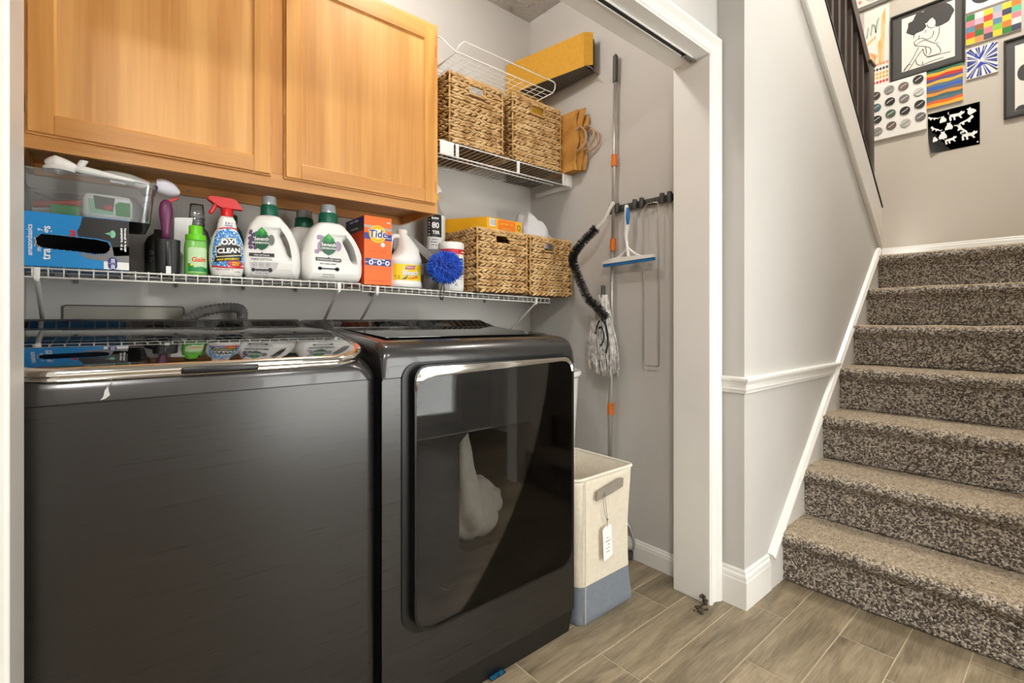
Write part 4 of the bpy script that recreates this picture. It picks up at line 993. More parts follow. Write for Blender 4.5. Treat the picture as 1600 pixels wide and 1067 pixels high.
b = B(); loft(b, [supell(a, c, 4, 28, 0, 0, z) for a, c, z in ((0.046,0.020,0.0),(0.052,0.025,0.012),(0.052,0.025,0.050),(0.046,0.021,0.064))]); obj('pack', b, PRW, t, smooth=True)
decal('green_print', GRN, t, fy(-0.0262), [poly_geo([(0.016,0.010),(0.046,0.010),(0.046,0.048),(0.022,0.048),(0.014,0.040)])]); decal('mint_print', mat('mint_print', (150,206,170), 0.5), t, fy(-0.0260), [poly_geo([(-0.036,0.012),(0.012,0.012),(0.008,0.050),(-0.040,0.050)])])
decal('sticker', PRK, t, fy(-0.0266), [poly_geo([(-0.026,0.024),(0.010,0.020),(0.014,0.056),(-0.030,0.058)])]); decal('sticker_dot', RED, t, fy(-0.0270), [poly_geo(ell(0.000,0.030,0.0085,0.007))])
b = B(); box(b, -0.028, 0.028, -0.012, 0.012, 0.0, 0.026, 0.004)
o = tag(obj('green_sponge', b, GRN, None, angle=40), 'green scrubbing sponge beside the wipes inside the clear bin', 'sponge'); o.location = (-0.075, 1.70, zb)
b = B(); loft(b, [[Vector((0.055+0.034*math.cos(a)*(1+0.2*mnoise.noise((math.cos(a)*2,math.sin(a)*2,z*40)))*s, 1.80+0.05*math.sin(a)*s, z+zb)) for a in [2*PI*k/20 for k in range(20)]] for z, s in ((0.002,0.7),(0.03,1.0),(0.06,1.0),(0.085,0.6))])
tag(obj('plastic_pouch', b, clear_mat('bag_film', (228,232,240), 0.35, 0.15, 1.0), None, smooth=True), 'crumpled clear pouch at the end of the clear bin', 'pouch')
# two shower heads and a scoop lying over the bin rim
GLW = mat('gloss_white_plastic', (240,239,236), 0.18)
t = thing('shower_head', 'white hand shower with threaded inlet lying across the clear bin', 'shower head', (-0.035, 1.675, 1.432))
b = B()
pth = [(-0.075,0,0.004),(-0.060,0,0.008),(-0.035,0,0.010),(-0.010,0,0.007),(0.020,0,0.004),(0.060,0,-0.001),(0.100,0,-0.006)]
tube(b, smooth_path(pth, 4), [0.006+0.019*max(0,1-abs(i-5)/7) if i < 12 else 0.0105-0.0025*(i-12)/12 for i in range(25)], 14); obj('body', b, GLW, t, smooth=True)
b = B(); lathe(b, [(0.030,-0.006),(0.032,0.0),(0.026,0.006)], 24, -0.050, 0); obj('spray_face', b, GLW, t, angle=40)
b = B(); loft(b, [[Vector((-0.012+u*0.5+0.009*math.cos(a), 0.009*math.sin(a), 0.012+u)) for a in [2*PI*k/14 for k in range(14)]] for u in (0.0, 0.005, 0.007, 0.012, 0.018)]); obj('inlet', b, GLW, t, angle=40)
t = thing('shower_head', 'flatter white hand shower with clip behind the threaded one', 'shower head', (0.060, 1.745, 1.436))
b = B(); tube(b, smooth_path([(-0.070,0,0.014),(-0.045,0,0.016),(-0.010,0,0.012),(0.03,0,0.002),(0.060,0,-0.010)], 5), [0.004+0.012*math.sin(PI*min(1,(i+1)/24)) for i in range(21)], 14); obj('body', b, GLW, t, smooth=True)
b = B(); box(b, -0.046, -0.012, -0.006, 0.006, -0.006, 0.003, 0.002); obj('clip', b, GLW, t, angle=40)
t = thing('measuring_scoop', 'white scoop with grey shaft leaning out of the clear bin under the cabinet', 'scoop', (0.130, 1.735, 1.430))
b = B(); tube(b, [(-0.046,0.01,-0.018),(-0.010,0,0.008)], [0.010,0.016], 14); obj('shaft', b, mat('satin_grey', (150,148,146), 0.4), t, smooth=True)
b = B(); tube(b, smooth_path([(-0.014,0,0.010),(0.006,0,0.008),(0.030,0,0.0),(0.044,0,-0.004)], 4), [0.017,0.019,0.021,0.022,0.022,0.022,0.021,0.019,0.016,0.013,0.010,0.007,0.003], 16); obj('bowl', b, mat('soft_white_cloth', (236,234,246), 0.8), t, smooth=True)
b = B(); box(b, -0.018, 0.014, -0.006, 0.004, -0.034, -0.026, 0.002); o = obj('red_tab', b, RED, t, angle=40); o.rotation_euler = (0, math.radians(-30), 0); o.location = (0.012, 0, 0.0)

# purple handled brush in its black caddy
t = thing('dish_brush', 'plum handled scrub brush standing in a black caddy', 'brush', (0.144, 1.735, shelf_z(0.14)))
b = B(); loft(b, [supell(a, c, 3.2, 32, 0, 0, z) for a, c, z in ((0.027,0.025,0.0),(0.0285,0.026,0.004),(0.031,0.028,0.100),(0.029,0.026,0.101),(0.028,0.025,0.09))]); obj('caddy', b, mat('matt_black', (30,30,31), 0.5), t, angle=50)
b = B(); loft(b, [[Vector((x, -0.0262-0.002*z/0.1, z)) for x, z in ((-0.006,0.0),(0.006,0.0),(0.006,0.022),(-0.006,0.022))], [Vector((x, -0.0292-0.002*z/0.1, z)) for x, z in ((-0.006,0.0),(0.006,0.0),(0.006,0.022),(-0.006,0.022))]]); obj('clip', b, PRW, t)
bx('slot', BLK, t, -0.0065, 0.0065, -0.0300, -0.0265, 0.022, 0.095, 0.002)
b = B(); prof = [(0.0095,0.104),(0.0105,0.125),(0.0135,0.150),(0.0165,0.170),(0.0170,0.190),(0.0140,0.207),(0.008,0.2155),(0.002,0.2180)]
loft(b, [supell(r, r*0.72, 2.2, 24, -0.004-0.002*(z-0.1), -0.004, z) for r, z in prof]); obj('handle', b, mat('plum_rubber', (112,46,88), 0.4), t, smooth=True)
b = B(); loft(b, [[Vector((-0.004+0.0035*math.cos(a), y, 0.202+0.0055*math.sin(a))) for a in [2*PI*k/12 for k in range(12)]] for y in (-0.0145, -0.0128)]); obj('hang_hole', b, BLK, t)
# clear spray bottle without its head, box behind and a black bottle at the back
t = thing('clear_bottle', 'empty clear bottle with ribbed neck behind the green softener bottle', 'bottle', (0.228, 1.83, shelf_z(0.2)))
b = B(); loft(b, [supell(a, a*0.8, 2.6, 32, 0, 0, z) for a, z in ((0.036,0.0),(0.038,0.004),(0.038,0.120),(0.030,0.150),(0.021,0.160),(0.021,0.200),(0.019,0.235))]); obj('body', b, CLEAR, t, smooth=True)
b = B(); lathe(b, [(0.0225,0.168),(0.0225,0.176),(0.0205,0.178),(0.0205,0.184),(0.0225,0.186),(0.0225,0.192)], 28); obj('neck_ring', b, CLEAR, t, angle=40)
decal('aqua_label', mat('aqua_label', (150,222,216), 0.5), t, lambda x, z: Vector((x, -0.0312*(1-abs(x/0.038)**2.6)**(1/2.6)-0.0004, z)), [poly_geo([(-0.026,0.02),(-0.018,0.02),(0.020,0.118),(0.004,0.118),(-0.010,0.07)])], 0.006)
b = B(); box(b, -0.028, 0.032, -0.02, 0.02, 0.0, 0.185, 0.001)
t = thing('paper_sachet', 'white leaflet with green corner standing behind the plum brush', 'leaflet', (0.188, 1.80, shelf_z(0.1))); b.free()
b = B(); prism(b, [(-0.026,0.0),(0.014,0.0),(0.018,0.110),(0.026,0.186),(-0.022,0.180)], lambda u, v: Vector((u,-0.003,v)), lambda u, v: Vector((u,0.003,v))); obj('sheet', b, PRW, t)
bx('green_band', LGRN, t, 0.004, 0.0145, -0.0036, 0.0036, 0.084, 0.098)
t = thing('black_bottle', 'black bottle with pale print standing far back beside the plum brush', 'bottle', (0.135, 1.88, shelf_z(0.1)))
b = B(); loft(b, [supell(a, a*0.7, 2.6, 28, 0, 0, z) for a, z in ((0.036,0.0),(0.038,0.005),(0.038,0.105),(0.030,0.125),(0.014,0.138),(0.014,0.150))]); obj('body', b, mat('dark_olive_bottle', (44,46,40), 0.35), t, smooth=True)
decal('lettering', PRG, t, lambda x, z: Vector((x, -0.0266*(1-abs(x/0.038)**2.6)**(1/2.6)-0.0006, z)), [xf(text_geo('0', 0.020, 0.02), -0.022, 0.068), xf(text_geo('7', 0.020, 0.02), -0.022, 0.046)])
# teal bottles at the back
TEAL = mat('teal_plastic', (20,84,84), 0.35); AQ = mat('aqua_cap', (92,170,190), 0.4)
for (x, y, h, lb) in ((0.335, 1.885, 0.225, 'dark teal spray bottle half hidden behind the red trigger sprayer'), (0.905, 1.865, 0.205, 'teal bottle with aqua cap half hidden behind the orange detergent box')):
    t = thing('teal_bottle', lb, 'bottle', (x, y, shelf_z(x)))
    b = B(); loft(b, [supell(a, a*0.75, 2.6, 28, 0, 0, z*h) for a, z in ((0.036,0.0),(0.039,0.02),(0.039,0.60),(0.030,0.76),(0.017,0.84),(0.016,0.90))]); obj('body', b, TEAL, t, smooth=True)
    b = B(); lathe(b, [(0.019,h*0.885),(0.019,h*0.985),(0.016,h)], 20); obj('cap', b, AQ if x > 0.5 else TEAL, t, angle=40)

# small green softener bottle
def front_map(prof, n, ratio, eps=0.0005, cx=0.0):
    """prof (half width, z) list -> map onto the front of a superellipse bottle"""
    def f(x, z):
        a = prof[0][0]
        for (a0, z0), (a1, z1) in zip(prof, prof[1:]):
            if z0 <= z <= z1: a = a0+(a1-a0)*(z-z0)/max(1e-6, z1-z0); break
            if z > z1: a = a1
        q = min(0.985, abs((x-cx)/a))
        return Vector((x, -a*ratio*(1-q**n)**(1/n)-eps, z))
    return f
t = thing('softener_bottle', 'small lime green fabric softener bottle with bright green cap', 'bottle', (0.2120, 1.722, shelf_z(0.2)))
P = [(0.0275,0.0),(0.0295,0.004),(0.0295,0.085),(0.027,0.100),(0.024,0.107)]
b = B(); loft(b, [supell(a, a*0.85, 2.6, 32, 0, 0, z) for a, z in P]); obj('body', b, mat('lime_bottle', (126,196,92), 0.3), t, smooth=True)
b = B(); lathe(b, [(0.0265,0.104),(0.0265,0.120),(0.018,0.122),(0.018,0.146),(0.016,0.1485)], 32); obj('cap', b, mat('bright_green_cap', (112,214,30), 0.35), t, angle=40)
fm = front_map(P, 2.6, 0.85)
decal('label', mat('pale_green_label', (196,226,178), 0.45), t, fm, [poly_geo(rrect(-0.022, 0.026, 0.008, 0.082, 0.008, 4))], 0.005)
fm2 = front_map(P, 2.6, 0.85, 0.0010)
decal('label_print', GRN, t, fm2, [poly_geo([(-0.022,0.010),(0.026,0.010),(0.026,0.022),(0.010,0.026),(-0.006,0.022),(-0.014,0.034),(-0.022,0.034)])], 0.005)
decal('lettering', mat('orange_red_print', (238,74,28), 0.4), t, front_map(P, 2.6, 0.85, 0.0014), [xf(text_geo('Gain', 0.0190, 0.03, 0.1), 0.004, 0.040, 0.05)], 0.006)
decal('label_print', YEL, t, front_map(P, 2.6, 0.85, 0.0012), [poly_geo([(-0.014+0.005*math.cos(a)*(1 if k % 2 else 0.45), 0.030+0.005*math.sin(a)*(1 if k % 2 else 0.45)) for k, a in enumerate([2*PI*i/12 for i in range(12)])])])

# stain spray with red trigger
def burst_mat():
    m = bpy.data.materials.new('blue_burst_label'); m.use_nodes = True; nt = m.node_tree; b = nt.nodes['Principled BSDF']; b.inputs['Roughness'].default_value = 0.3
    tc = nd(nt, 'ShaderNodeTexCoord'); sp = nd(nt, 'ShaderNodeSeparateXYZ'); nt.links.new(tc.outputs['Object'], sp.inputs[0])
    sb = nd(nt, 'ShaderNodeMath', operation='SUBTRACT'); sb.inputs[1].default_value = 0.082; nt.links.new(sp.outputs[2], sb.inputs[0])
    at = nd(nt, 'ShaderNodeMath', operation='ARCTAN2'); nt.links.new(sb.outputs[0], at.inputs[0]); nt.links.new(sp.outputs[0], at.inputs[1])
    ln = nd(nt, 'ShaderNodeVectorMath', operation='LENGTH'); cb0 = nd(nt, 'ShaderNodeCombineXYZ'); nt.links.new(sp.outputs[0], cb0.inputs[0]); nt.links.new(sb.outputs[0], cb0.inputs[1]); nt.links.new(cb0.outputs[0], ln.inputs[0])
    cb = nd(nt, 'ShaderNodeCombineXYZ'); mu = nd(nt, 'ShaderNodeMath', operation='MULTIPLY'); mu.inputs[1].default_value = 22; nt.links.new(ln.outputs['Value'], mu.inputs[0])
    nt.links.new(at.outputs[0], cb.inputs[0]); nt.links.new(mu.outputs[0], cb.inputs[1])
    n = nd(nt, 'ShaderNodeTexNoise', noise_dimensions='2D'); n.inputs['Scale'].default_value = 9; n.inputs['Detail'].default_value = 3; nt.links.new(cb.outputs[0], n.inputs['Vector'])
    r = nd(nt, 'ShaderNodeValToRGB'); e = r.color_ramp.elements; e[0].position = 0.38; e[0].color = (*lin((20,98,190)), 1); e[1].position = 0.66; e[1].color = (*lin((226,240,250)), 1); k = e.new(0.52); k.color = (*lin((72,160,222)), 1)
    nt.links.new(n.outputs['Fac'], r.inputs['Fac']); nt.links.new(r.outputs[0], b.inputs['Base Color']); return m
t = thing('stain_spray', 'white stain remover spray with blue burst label and red trigger', 'spray bottle', (0.2900, 1.700, shelf_z(0.3)))
P = [(0.036,0.0),(0.041,0.004),(0.0445,0.020),(0.0475,0.050),(0.0465,0.082),(0.0410,0.112),(0.0330,0.132),(0.0270,0.142),(0.0255,0.150),(0.0265,0.156),(0.0235,0.164),(0.0240,0.170),(0.0180,0.180),(0.0150,0.188)]
b = B(); loft(b, [supell(a, a*0.72, 2.3, 40, 0, 0, z) for a, z in P]); obj('body', b, HDPE, t, smooth=True)
fm = front_map(P, 2.3, 0.72)
side_l = [(-a*0.97, z) for a, z in P if 0.03 < z < 0.140]; side_r = [(a*0.97, z) for a, z in P if 0.03 < z < 0.140]
lab = [(-0.0425,0.030),(0.0,0.026),(0.0425,0.034)]+side_r+[(0.0,0.146)]+side_l[::-1]
decal('burst_label', burst_mat(), t, fm, [poly_geo(lab)], 0.006)
fm1 = front_map(P, 2.3, 0.72, 0.0009)
decal('red_band', RED, t, fm1, [stroke_geo([(-0.0425+0.085*k/12, 0.0275-0.003*math.sin(PI*k/12)+0.001*k/12) for k in range(13)], 0.005)], 0.006); decal('red_badge', RED, t, front_map(P, 2.3, 0.72, 0.0011), [poly_geo(ell(0.016,0.037,0.021,0.0105))], 0.006); decal('red_band', RED, t, fm1, [stroke_geo([(-0.026+0.055*k/10, 0.1415+0.004*math.sin(PI*k/10)+0.0035*k/10) for k in range(11)], 0.004)], 0.006)
fm2 = front_map(P, 2.3, 0.72, 0.0014)
decal('logo_plate', mat('logo_cream', (250,238,170), 0.4), t, fm2, [poly_geo([(-0.033,0.054),(0.034,0.064),(0.034,0.092),(0.022,0.096),(0.018,0.116),(-0.018,0.112),(-0.022,0.092),(-0.034,0.086)])], 0.006)
decal('logo_plate', PRK, t, front_map(P, 2.3, 0.72, 0.0018), [poly_geo([(-0.0315,0.0565),(0.0325,0.066),(0.0325,0.0905),(0.0205,0.0945),(0.0165,0.1135),(-0.0165,0.1105),(-0.0205,0.0905),(-0.0325,0.0845)]), poly_geo([(-0.038,0.040),(0.034,0.049),(0.034,0.0625),(-0.036,0.0535)])], 0.006)
fm3 = front_map(P, 2.3, 0.72, 0.0024)
decal('lettering', PRW, t, fm3, [xf(text_geo('OXI', 0.0225, 0.045, 0.12), -0.001, 0.0945, 0.08), xf(text_geo('CLEAN', 0.0195, 0.045, 0.12), 0.0, 0.0695, 0.12)], 0.007)
decal('lettering', YEL, t, fm3, [xf(text_geo('MAX EFFICIENCY', 0.0078, 0.03, 0.2), -0.002, 0.0475, 0.12), xf(micro(0.028, 0.0055, 3), 0.016, 0.0385), xf(micro(0.022, 0.0055, 4), 0.016, 0.0325)], 0.007)
decal('lettering', NAVY, t, fm1, [xf(text_geo('6 in 1', 0.009, 0.03, 0.2), 0.002, 0.1585), xf(text_geo('POWER', 0.006, 0.03), 0.002, 0.1515)], 0.006)
decal('lettering', PRG, t, fm1, [xf(micro(0.046, 0.0042, 5), -0.010, 0.017), xf(micro(0.016, 0.004, 6), 0.024, 0.0115)], 0.007)
REDP = mat('red_trigger_plastic', (218,30,32), 0.3)
b = B(); lathe(b, [(0.0165,0.183),(0.0165,0.204),(0.014,0.207)], 24); obj('collar', b, REDP, t, angle=40)
b = B(); prism(b, [(-0.052,0.232),(-0.051,0.226),(-0.036,0.2225),(-0.022,0.214),(-0.016,0.205),(0.014,0.205),(0.018,0.210),(0.043,0.206),(0.042,0.211),(0.026,0.234),(0.018,0.2395),(-0.040,0.2400),(-0.050,0.238)], lambda u, v: Vector((u,-0.011,v)), lambda u, v: Vector((u,0.011,v)))
bmesh.ops.bevel(b, geom=b.edges[:], offset=0.003, segments=2, affect='EDGES'); obj('trigger_head', b, REDP, t, angle=50)
b = B(); tube(b, smooth_path([(-0.030,0,0.222),(-0.034,0,0.206),(-0.042,0,0.192),(-0.043,0,0.186)], 4), [0.006]*10+[0.005,0.004,0.003], 10); obj('trigger', b, REDP, t, smooth=True)

# two big white detergent jugs (and one behind) with a moulded-in handle
def offset_loop(loop, d):
    n = len(loop); out = []
    for i in range(n):
        a, c = Vector(loop[i-1]), Vector(loop[(i+1) % n]); t = (c-a).normalized(); out.append((loop[i][0]-t.y*d, loop[i][1]+t.x*d))
    return out
def sm2(pts, k): return [(p.x, p.y) for p in smooth_path([(x, z, 0) for x, z in pts], k, True)]
OUT = sm2([(0.021,0.2045),(-0.041,0.2045),(-0.067,0.188),(-0.084,0.163),(-0.098,0.116),(-0.105,0.064),(-0.103,0.027),(-0.092,0.004),(-0.070,0.0),(0.0,0.0),(0.070,0.0),(0.094,0.005),(0.105,0.030),(0.105,0.072),(0.094,0.120),(0.076,0.155),(0.049,0.185)], 5)
HOLE = sm2([(0.0335,0.141),(0.044,0.1485),(0.057,0.140),(0.069,0.122),(0.080,0.098),(0.0815,0.080),(0.0720,0.0725),(0.0620,0.079),(0.0515,0.104),(0.0400,0.126)], 4)
def jug_body():
    b = B(); T = 0.047
    def area2(l): return sum(l[i-1][0]*l[i][1]-l[i][0]*l[i-1][1] for i in range(len(l)))
    o = OUT if area2(OUT) > 0 else OUT[::-1]; h = HOLE if area2(HOLE) > 0 else HOLE[::-1]
    prof = [(0.0,0.0),(0.0,0.015),(0.0015,0.025),(0.005,0.034),(0.011,0.041),(0.019,0.0455),(0.027,0.047)]
    hp = [(0.0,0.016),(0.001,0.026),(0.004,0.034),(0.009,0.0405),(0.014,0.0435)]
    for s in (-1, 1):
        rings = [[b.verts.new((x, s*y, z)) for x, z in offset_loop(o, d)] for d, y in prof]
        for a, c in zip(rings, rings[1:]):
            for i in range(len(o)):
                j = (i+1) % len(o); b.faces.new((a[i], a[j], c[j], c[i]))
        hr = [[b.verts.new((x, s*y, z)) for x, z in offset_loop(h, -d)] for d, y in hp]
        for a, c in zip(hr, hr[1:]):
            for i in range(len(h)):
                j = (i+1) % len(h); b.faces.new((a[i], a[j], c[j], c[i]))
        lo = [(v.co.x, v.co.z) for v in rings[-1]]; li = [(v.co.x, v.co.z) for v in hr[-1]]
        allv = rings[-1]+hr[-1]
        for f in tessellate_polygon([[Vector((x, z, 0)) for x, z in lo], [Vector((x, z, 0)) for x, z in li]]):
            try: b.faces.new([allv[i] for i in f])
            except ValueError: pass
        if s < 0: h0 = hr[0]
        else:
            for i in range(len(h)):
                j = (i+1) % len(h); b.faces.new((h0[i], h0[j], hr[0][j], hr[0][i]))
    bmesh.ops.remove_doubles(b, verts=b.verts[:], dist=0.0001)
    lathe(b, [(0.030,0.196),(0.029,0.212)], 28, -0.010, 0)
    return b
CAPG = mat('deep_green_cap', (12,98,74), 0.4); CAPC = clear_mat('smoky_measuring_cup', (206,218,222), 0.55, 0.12, 1.0)
def leaf(cx, cz, w, h):
    return [(cx, cz+h*0.5), (cx+w*0.22, cz+h*0.36), (cx+w*0.42, cz+h*0.14), (cx+w*0.5, cz-h*0.06), (cx+w*0.44, cz-h*0.26), (cx+w*0.26, cz-h*0.41), (cx, cz-h*0.5), (cx-w*0.26, cz-h*0.41), (cx-w*0.44, cz-h*0.26), (cx-w*0.5, cz-h*0.06), (cx-w*0.42, cz+h*0.14), (cx-w*0.22, cz+h*0.36)]
def make_jug(label, x, y, rz, kind):
    t = thing('detergent_jug', label, 'detergent jug', (x, y, shelf_z(x)), rz, 'white laundry jugs on the wire shelf')
    obj('body', jug_body(), HDPE, t, angle=55)
    b = B(); lathe(b, [(0.0335,0.205),(0.0335,0.209),(0.0310,0.238),(0.0295,0.240)], 36, -0.010, 0); obj('cap', b, CAPG, t, angle=40)
    b = B(); lathe(b, [(0.0280,0.239),(0.0262,0.266),(0.0250,0.268)], 36, -0.010, 0); obj('measuring_cup', b, CAPC, t, angle=40)
    b = B(); lathe(b, [(0.0205,0.239),(0.0195,0.262)], 24, -0.010, 0); obj('spout', b, mat('spout_teal', (64,112,120), 0.4), t, angle=40)
    if kind == 0: return t
    F = lambda k: fy(-0.0470-0.0006*k); cx = -0.026 if kind == 2 else -0.030
    # berries / blossom behind the leaf
    rnd = random.Random(kind)
    blobs = [poly_geo(ell(cx-0.030+rnd.uniform(-0.014,0.012), 0.095+rnd.uniform(0.0,0.055), 0.006, 0.0055, 10)) for _ in range(26)]
    for q, g in enumerate(blobs): decal('blossom_print', LILAC if kind == 2 else mat('plum_print', (92,70,104), 0.5), t, F(0.15+0.03*q), [g])
    decal('blossom_print', LILAC if kind == 2 else PRG, t, F(0.5), [poly_geo(ell(cx+0.034,0.122,0.012,0.017))])
    decal('leaf_mark', DGRN, t, F(2), [poly_geo(leaf(cx, 0.125, 0.056, 0.074))])
    decal('leaf_mark', GRN, t, F(3), [poly_geo([(cx,0.160),(cx+0.018,0.146),(cx+0.024,0.132),(cx+0.010,0.138),(cx,0.131),(cx-0.010,0.138),(cx-0.024,0.132),(cx-0.018,0.146)])])
    decal('leaf_mark', LGRN, t, F(4), [poly_geo([(cx,0.1605),(cx+0.012,0.150),(cx+0.004,0.140),(cx-0.008,0.150)])])
    decal('lettering', PRW, t, F(5), [xf(text_geo('Seventh', 0.0165, 0.025), cx, 0.1185), xf(text_geo('GENERATION', 0.0083, 0.03), cx, 0.1085)])
    z0 = 0.072
    decal('banner', CHAR, t, F(2), [poly_geo([(cx-0.045,z0-0.004),(cx+0.045,z0-0.004),(cx+0.045,z0+0.007),(cx+0.004,z0+0.007),(cx,z0+0.011),(cx-0.004,z0+0.007),(cx-0.045,z0+0.007)])])
    decal('lettering', PRW, t, F(3), [xf(text_geo('Clean with Purpose' if kind == 1 else 'WONDROUS DEEP CLEAN', 0.0068, 0.02), cx, z0-0.0012)])
    decal('lettering', CHAR, t, F(2), [xf(text_geo('FABRIC SOFTENER', 0.0092) if kind == 1 else micro(0.060, 0.0048, 7), cx, z0-0.0155), xf(micro(0.040, 0.0042, 8), cx, z0-0.0515), xf(micro(0.044, 0.0038, 9), cx, z0-0.0585)])
    if kind == 1:
        decal('grey_panel', mat('pale_grey_print', (206,204,204), 0.5), t, F(1), [poly_geo([(cx-0.044,z0-0.022),(cx+0.060,z0-0.022),(cx+0.050,z0-0.045),(cx+0.020,z0-0.062),(cx-0.034,z0-0.062)])])
        for k in (-1, 0, 1): decal('icon', CHAR, t, F(2), [stroke_geo(ell(cx-0.002+0.024*k, z0-0.029, 0.0068, 0.0068, 20)+[(cx-0.002+0.024*k+0.0068, z0-0.029)], 0.0008), xf(micro(0.006, 0.004, 10), cx-0.002+0.024*k, z0-0.031)])
    decal('icon', CHAR, t, F(2), [poly_geo(ell(cx-0.030,z0-0.030-(0.016 if kind == 1 else 0),0.007,0.006)), poly_geo(ell(cx+0.030,z0-0.030-(0.016 if kind == 1 else 0),0.008,0.007)), stroke_geo([(cx-0.036,z0-0.030-(0.016 if kind == 1 else 0)),(cx+0.036,z0-0.030-(0.016 if kind == 1 else 0))], 0.005)])
    return t
j1 = make_jug('white fabric softener jug with grey label panel and green cap', 0.423, 1.722, math.radians(-20), 1); j1.scale = (0.80, 1, 1)
j2 = make_jug('white detergent jug with lilac blossom label beside the orange box', 0.614, 1.718, 0, 2); j2.scale = (0.97, 1, 1)
make_jug('plain white jug with green cap standing behind the two labelled jugs', 0.575, 1.858, math.radians(10), 0)

# orange detergent box
def make_orange_box():
    t = thing('detergent_box', 'tall orange powder detergent box with blue band and yellow ring', 'box', (0.773, 1.765, shelf_z(0.773)))
    OR = mat('box_orange', (250,112,14), 0.45); DOR = mat('box_red_orange', (222,70,22), 0.45)
    x0, x1, y0, y1, h = -0.054, 0.054, -0.085, 0.085, 0.250
    bx('carton', OR, t, x0+0.0006, x1, y0, y1, 0, h, 0.0008, 1)
    Fl = lambda k: (lambda u, v: Vector((x0-0.0003*k, u, v)))
    decal('side_print', DOR, t, Fl(1), [poly_geo([(y0+0.003,0.0),(y1,0.0),(y1,h-0.044),(y0+0.003,h-0.044)])])
    decal('side_print', CHAR, t, Fl(2), [poly_geo([(y0+0.003,h-0.055),(y1,h-0.055),(y1,h-0.002),(y0+0.003,h-0.002)])])
    decal('side_print', NAVY, t, Fl(3), [poly_geo([(y0+0.02,0.090),(y1,0.090),(y1,0.118),(y0+0.02,0.118)])]); decal('side_print', NAVY, t, Fl(3), [poly_geo([(y0+0.003,h-0.020),(y1,h-0.020),(y1,h-0.004),(y0+0.003,h-0.004)])])
    decal('side_lettering', PRW, t, lambda u, v: Vector((x0-0.0016, -u, v)), [xf(micro(0.080, 0.010, 11), 0.0, h-0.017), xf(micro(0.065, 0.008, 12), 0.0, h-0.044)])
    F = lambda k: fy(y0-0.0005*k)
    decal('tear_strip', mat('strip_silver', (176,170,160), 0.4), t, F(1), [poly_geo([(x0,0.208),(x1,0.200),(x1,0.209),(x0+0.03,0.216),(x0,0.216)])])
    decal('blue_band', NAVY, t, F(1), [poly_geo([(x0,0.165),(x1,0.165),(x1,0.188),(x0,0.188)])])
    cx, cz = -0.002, 0.186
    decal('ring_logo', YEL, t, F(2), [poly_geo(ell(cx,cz,0.034,0.032))]); decal('ring_logo', mat('ring_orange', (252,160,20), 0.4), t, F(3), [poly_geo(ell(cx,cz,0.0285,0.027))]); decal('ring_logo', YEL, t, F(4), [poly_geo(ell(cx,cz,0.024,0.0225))]); decal('ring_logo', mat('ring_pale', (255,240,190), 0.4), t, F(5), [poly_geo(ell(cx,cz,0.018,0.017))])
    decal('lettering', PRW, t, F(6), [xf(text_geo('Tide', 0.0390, 0.055, 0.12), cx, cz-0.0125, 0.05)])
    decal('lettering', NAVY, t, F(7), [xf(text_geo('Tide', 0.0390, 0.020, 0.12), cx, cz-0.0125, 0.05)])
    decal('seal', PRW, t, F(2), [poly_geo(ell(0.018,0.148,0.008,0.008))]); decal('seal_mark', PRG, t, F(3), [xf(micro(0.007, 0.005, 13), 0.018, 0.1455)])
    decal('print_line', DOR, t, F(2), [stroke_geo([(x0+0.006,z),(x1-0.006,z)], 0.0007) for z in (0.136,0.128,0.113,0.108,0.062,0.056)])
    decal('blue_band', NAVY, t, F(1), [poly_geo([(x0+0.004,0.070),(x1-0.004,0.070),(x1-0.004,0.096),(x0+0.004,0.096)])])
    decal('icon', PRW, t, F(2), [poly_geo(ell(x,0.081,0.009,0.009)) for x in (-0.028,0.004,0.036)]+[xf(micro(0.009, 0.006, 14), x, 0.079) for x in (-0.044,-0.012,0.020)])
    decal('icon', NAVY, t, F(3), [poly_geo(ell(x,0.081,0.004,0.005)) for x in (-0.028,0.004,0.036)])
    decal('lettering', PRW, t, F(2), [xf(micro(0.056, 0.006, 15), -0.002, 0.0900), xf(micro(0.014, 0.009, 16), 0.042, 0.228), xf(micro(0.015, 0.004, 17), 0.042, 0.172)])
    decal('lettering', DOR, t, F(2), [xf(micro(0.080, 0.005, 18), 0.0, 0.012), xf(micro(0.070, 0.005, 19), 0.0, 0.120)])
make_orange_box()

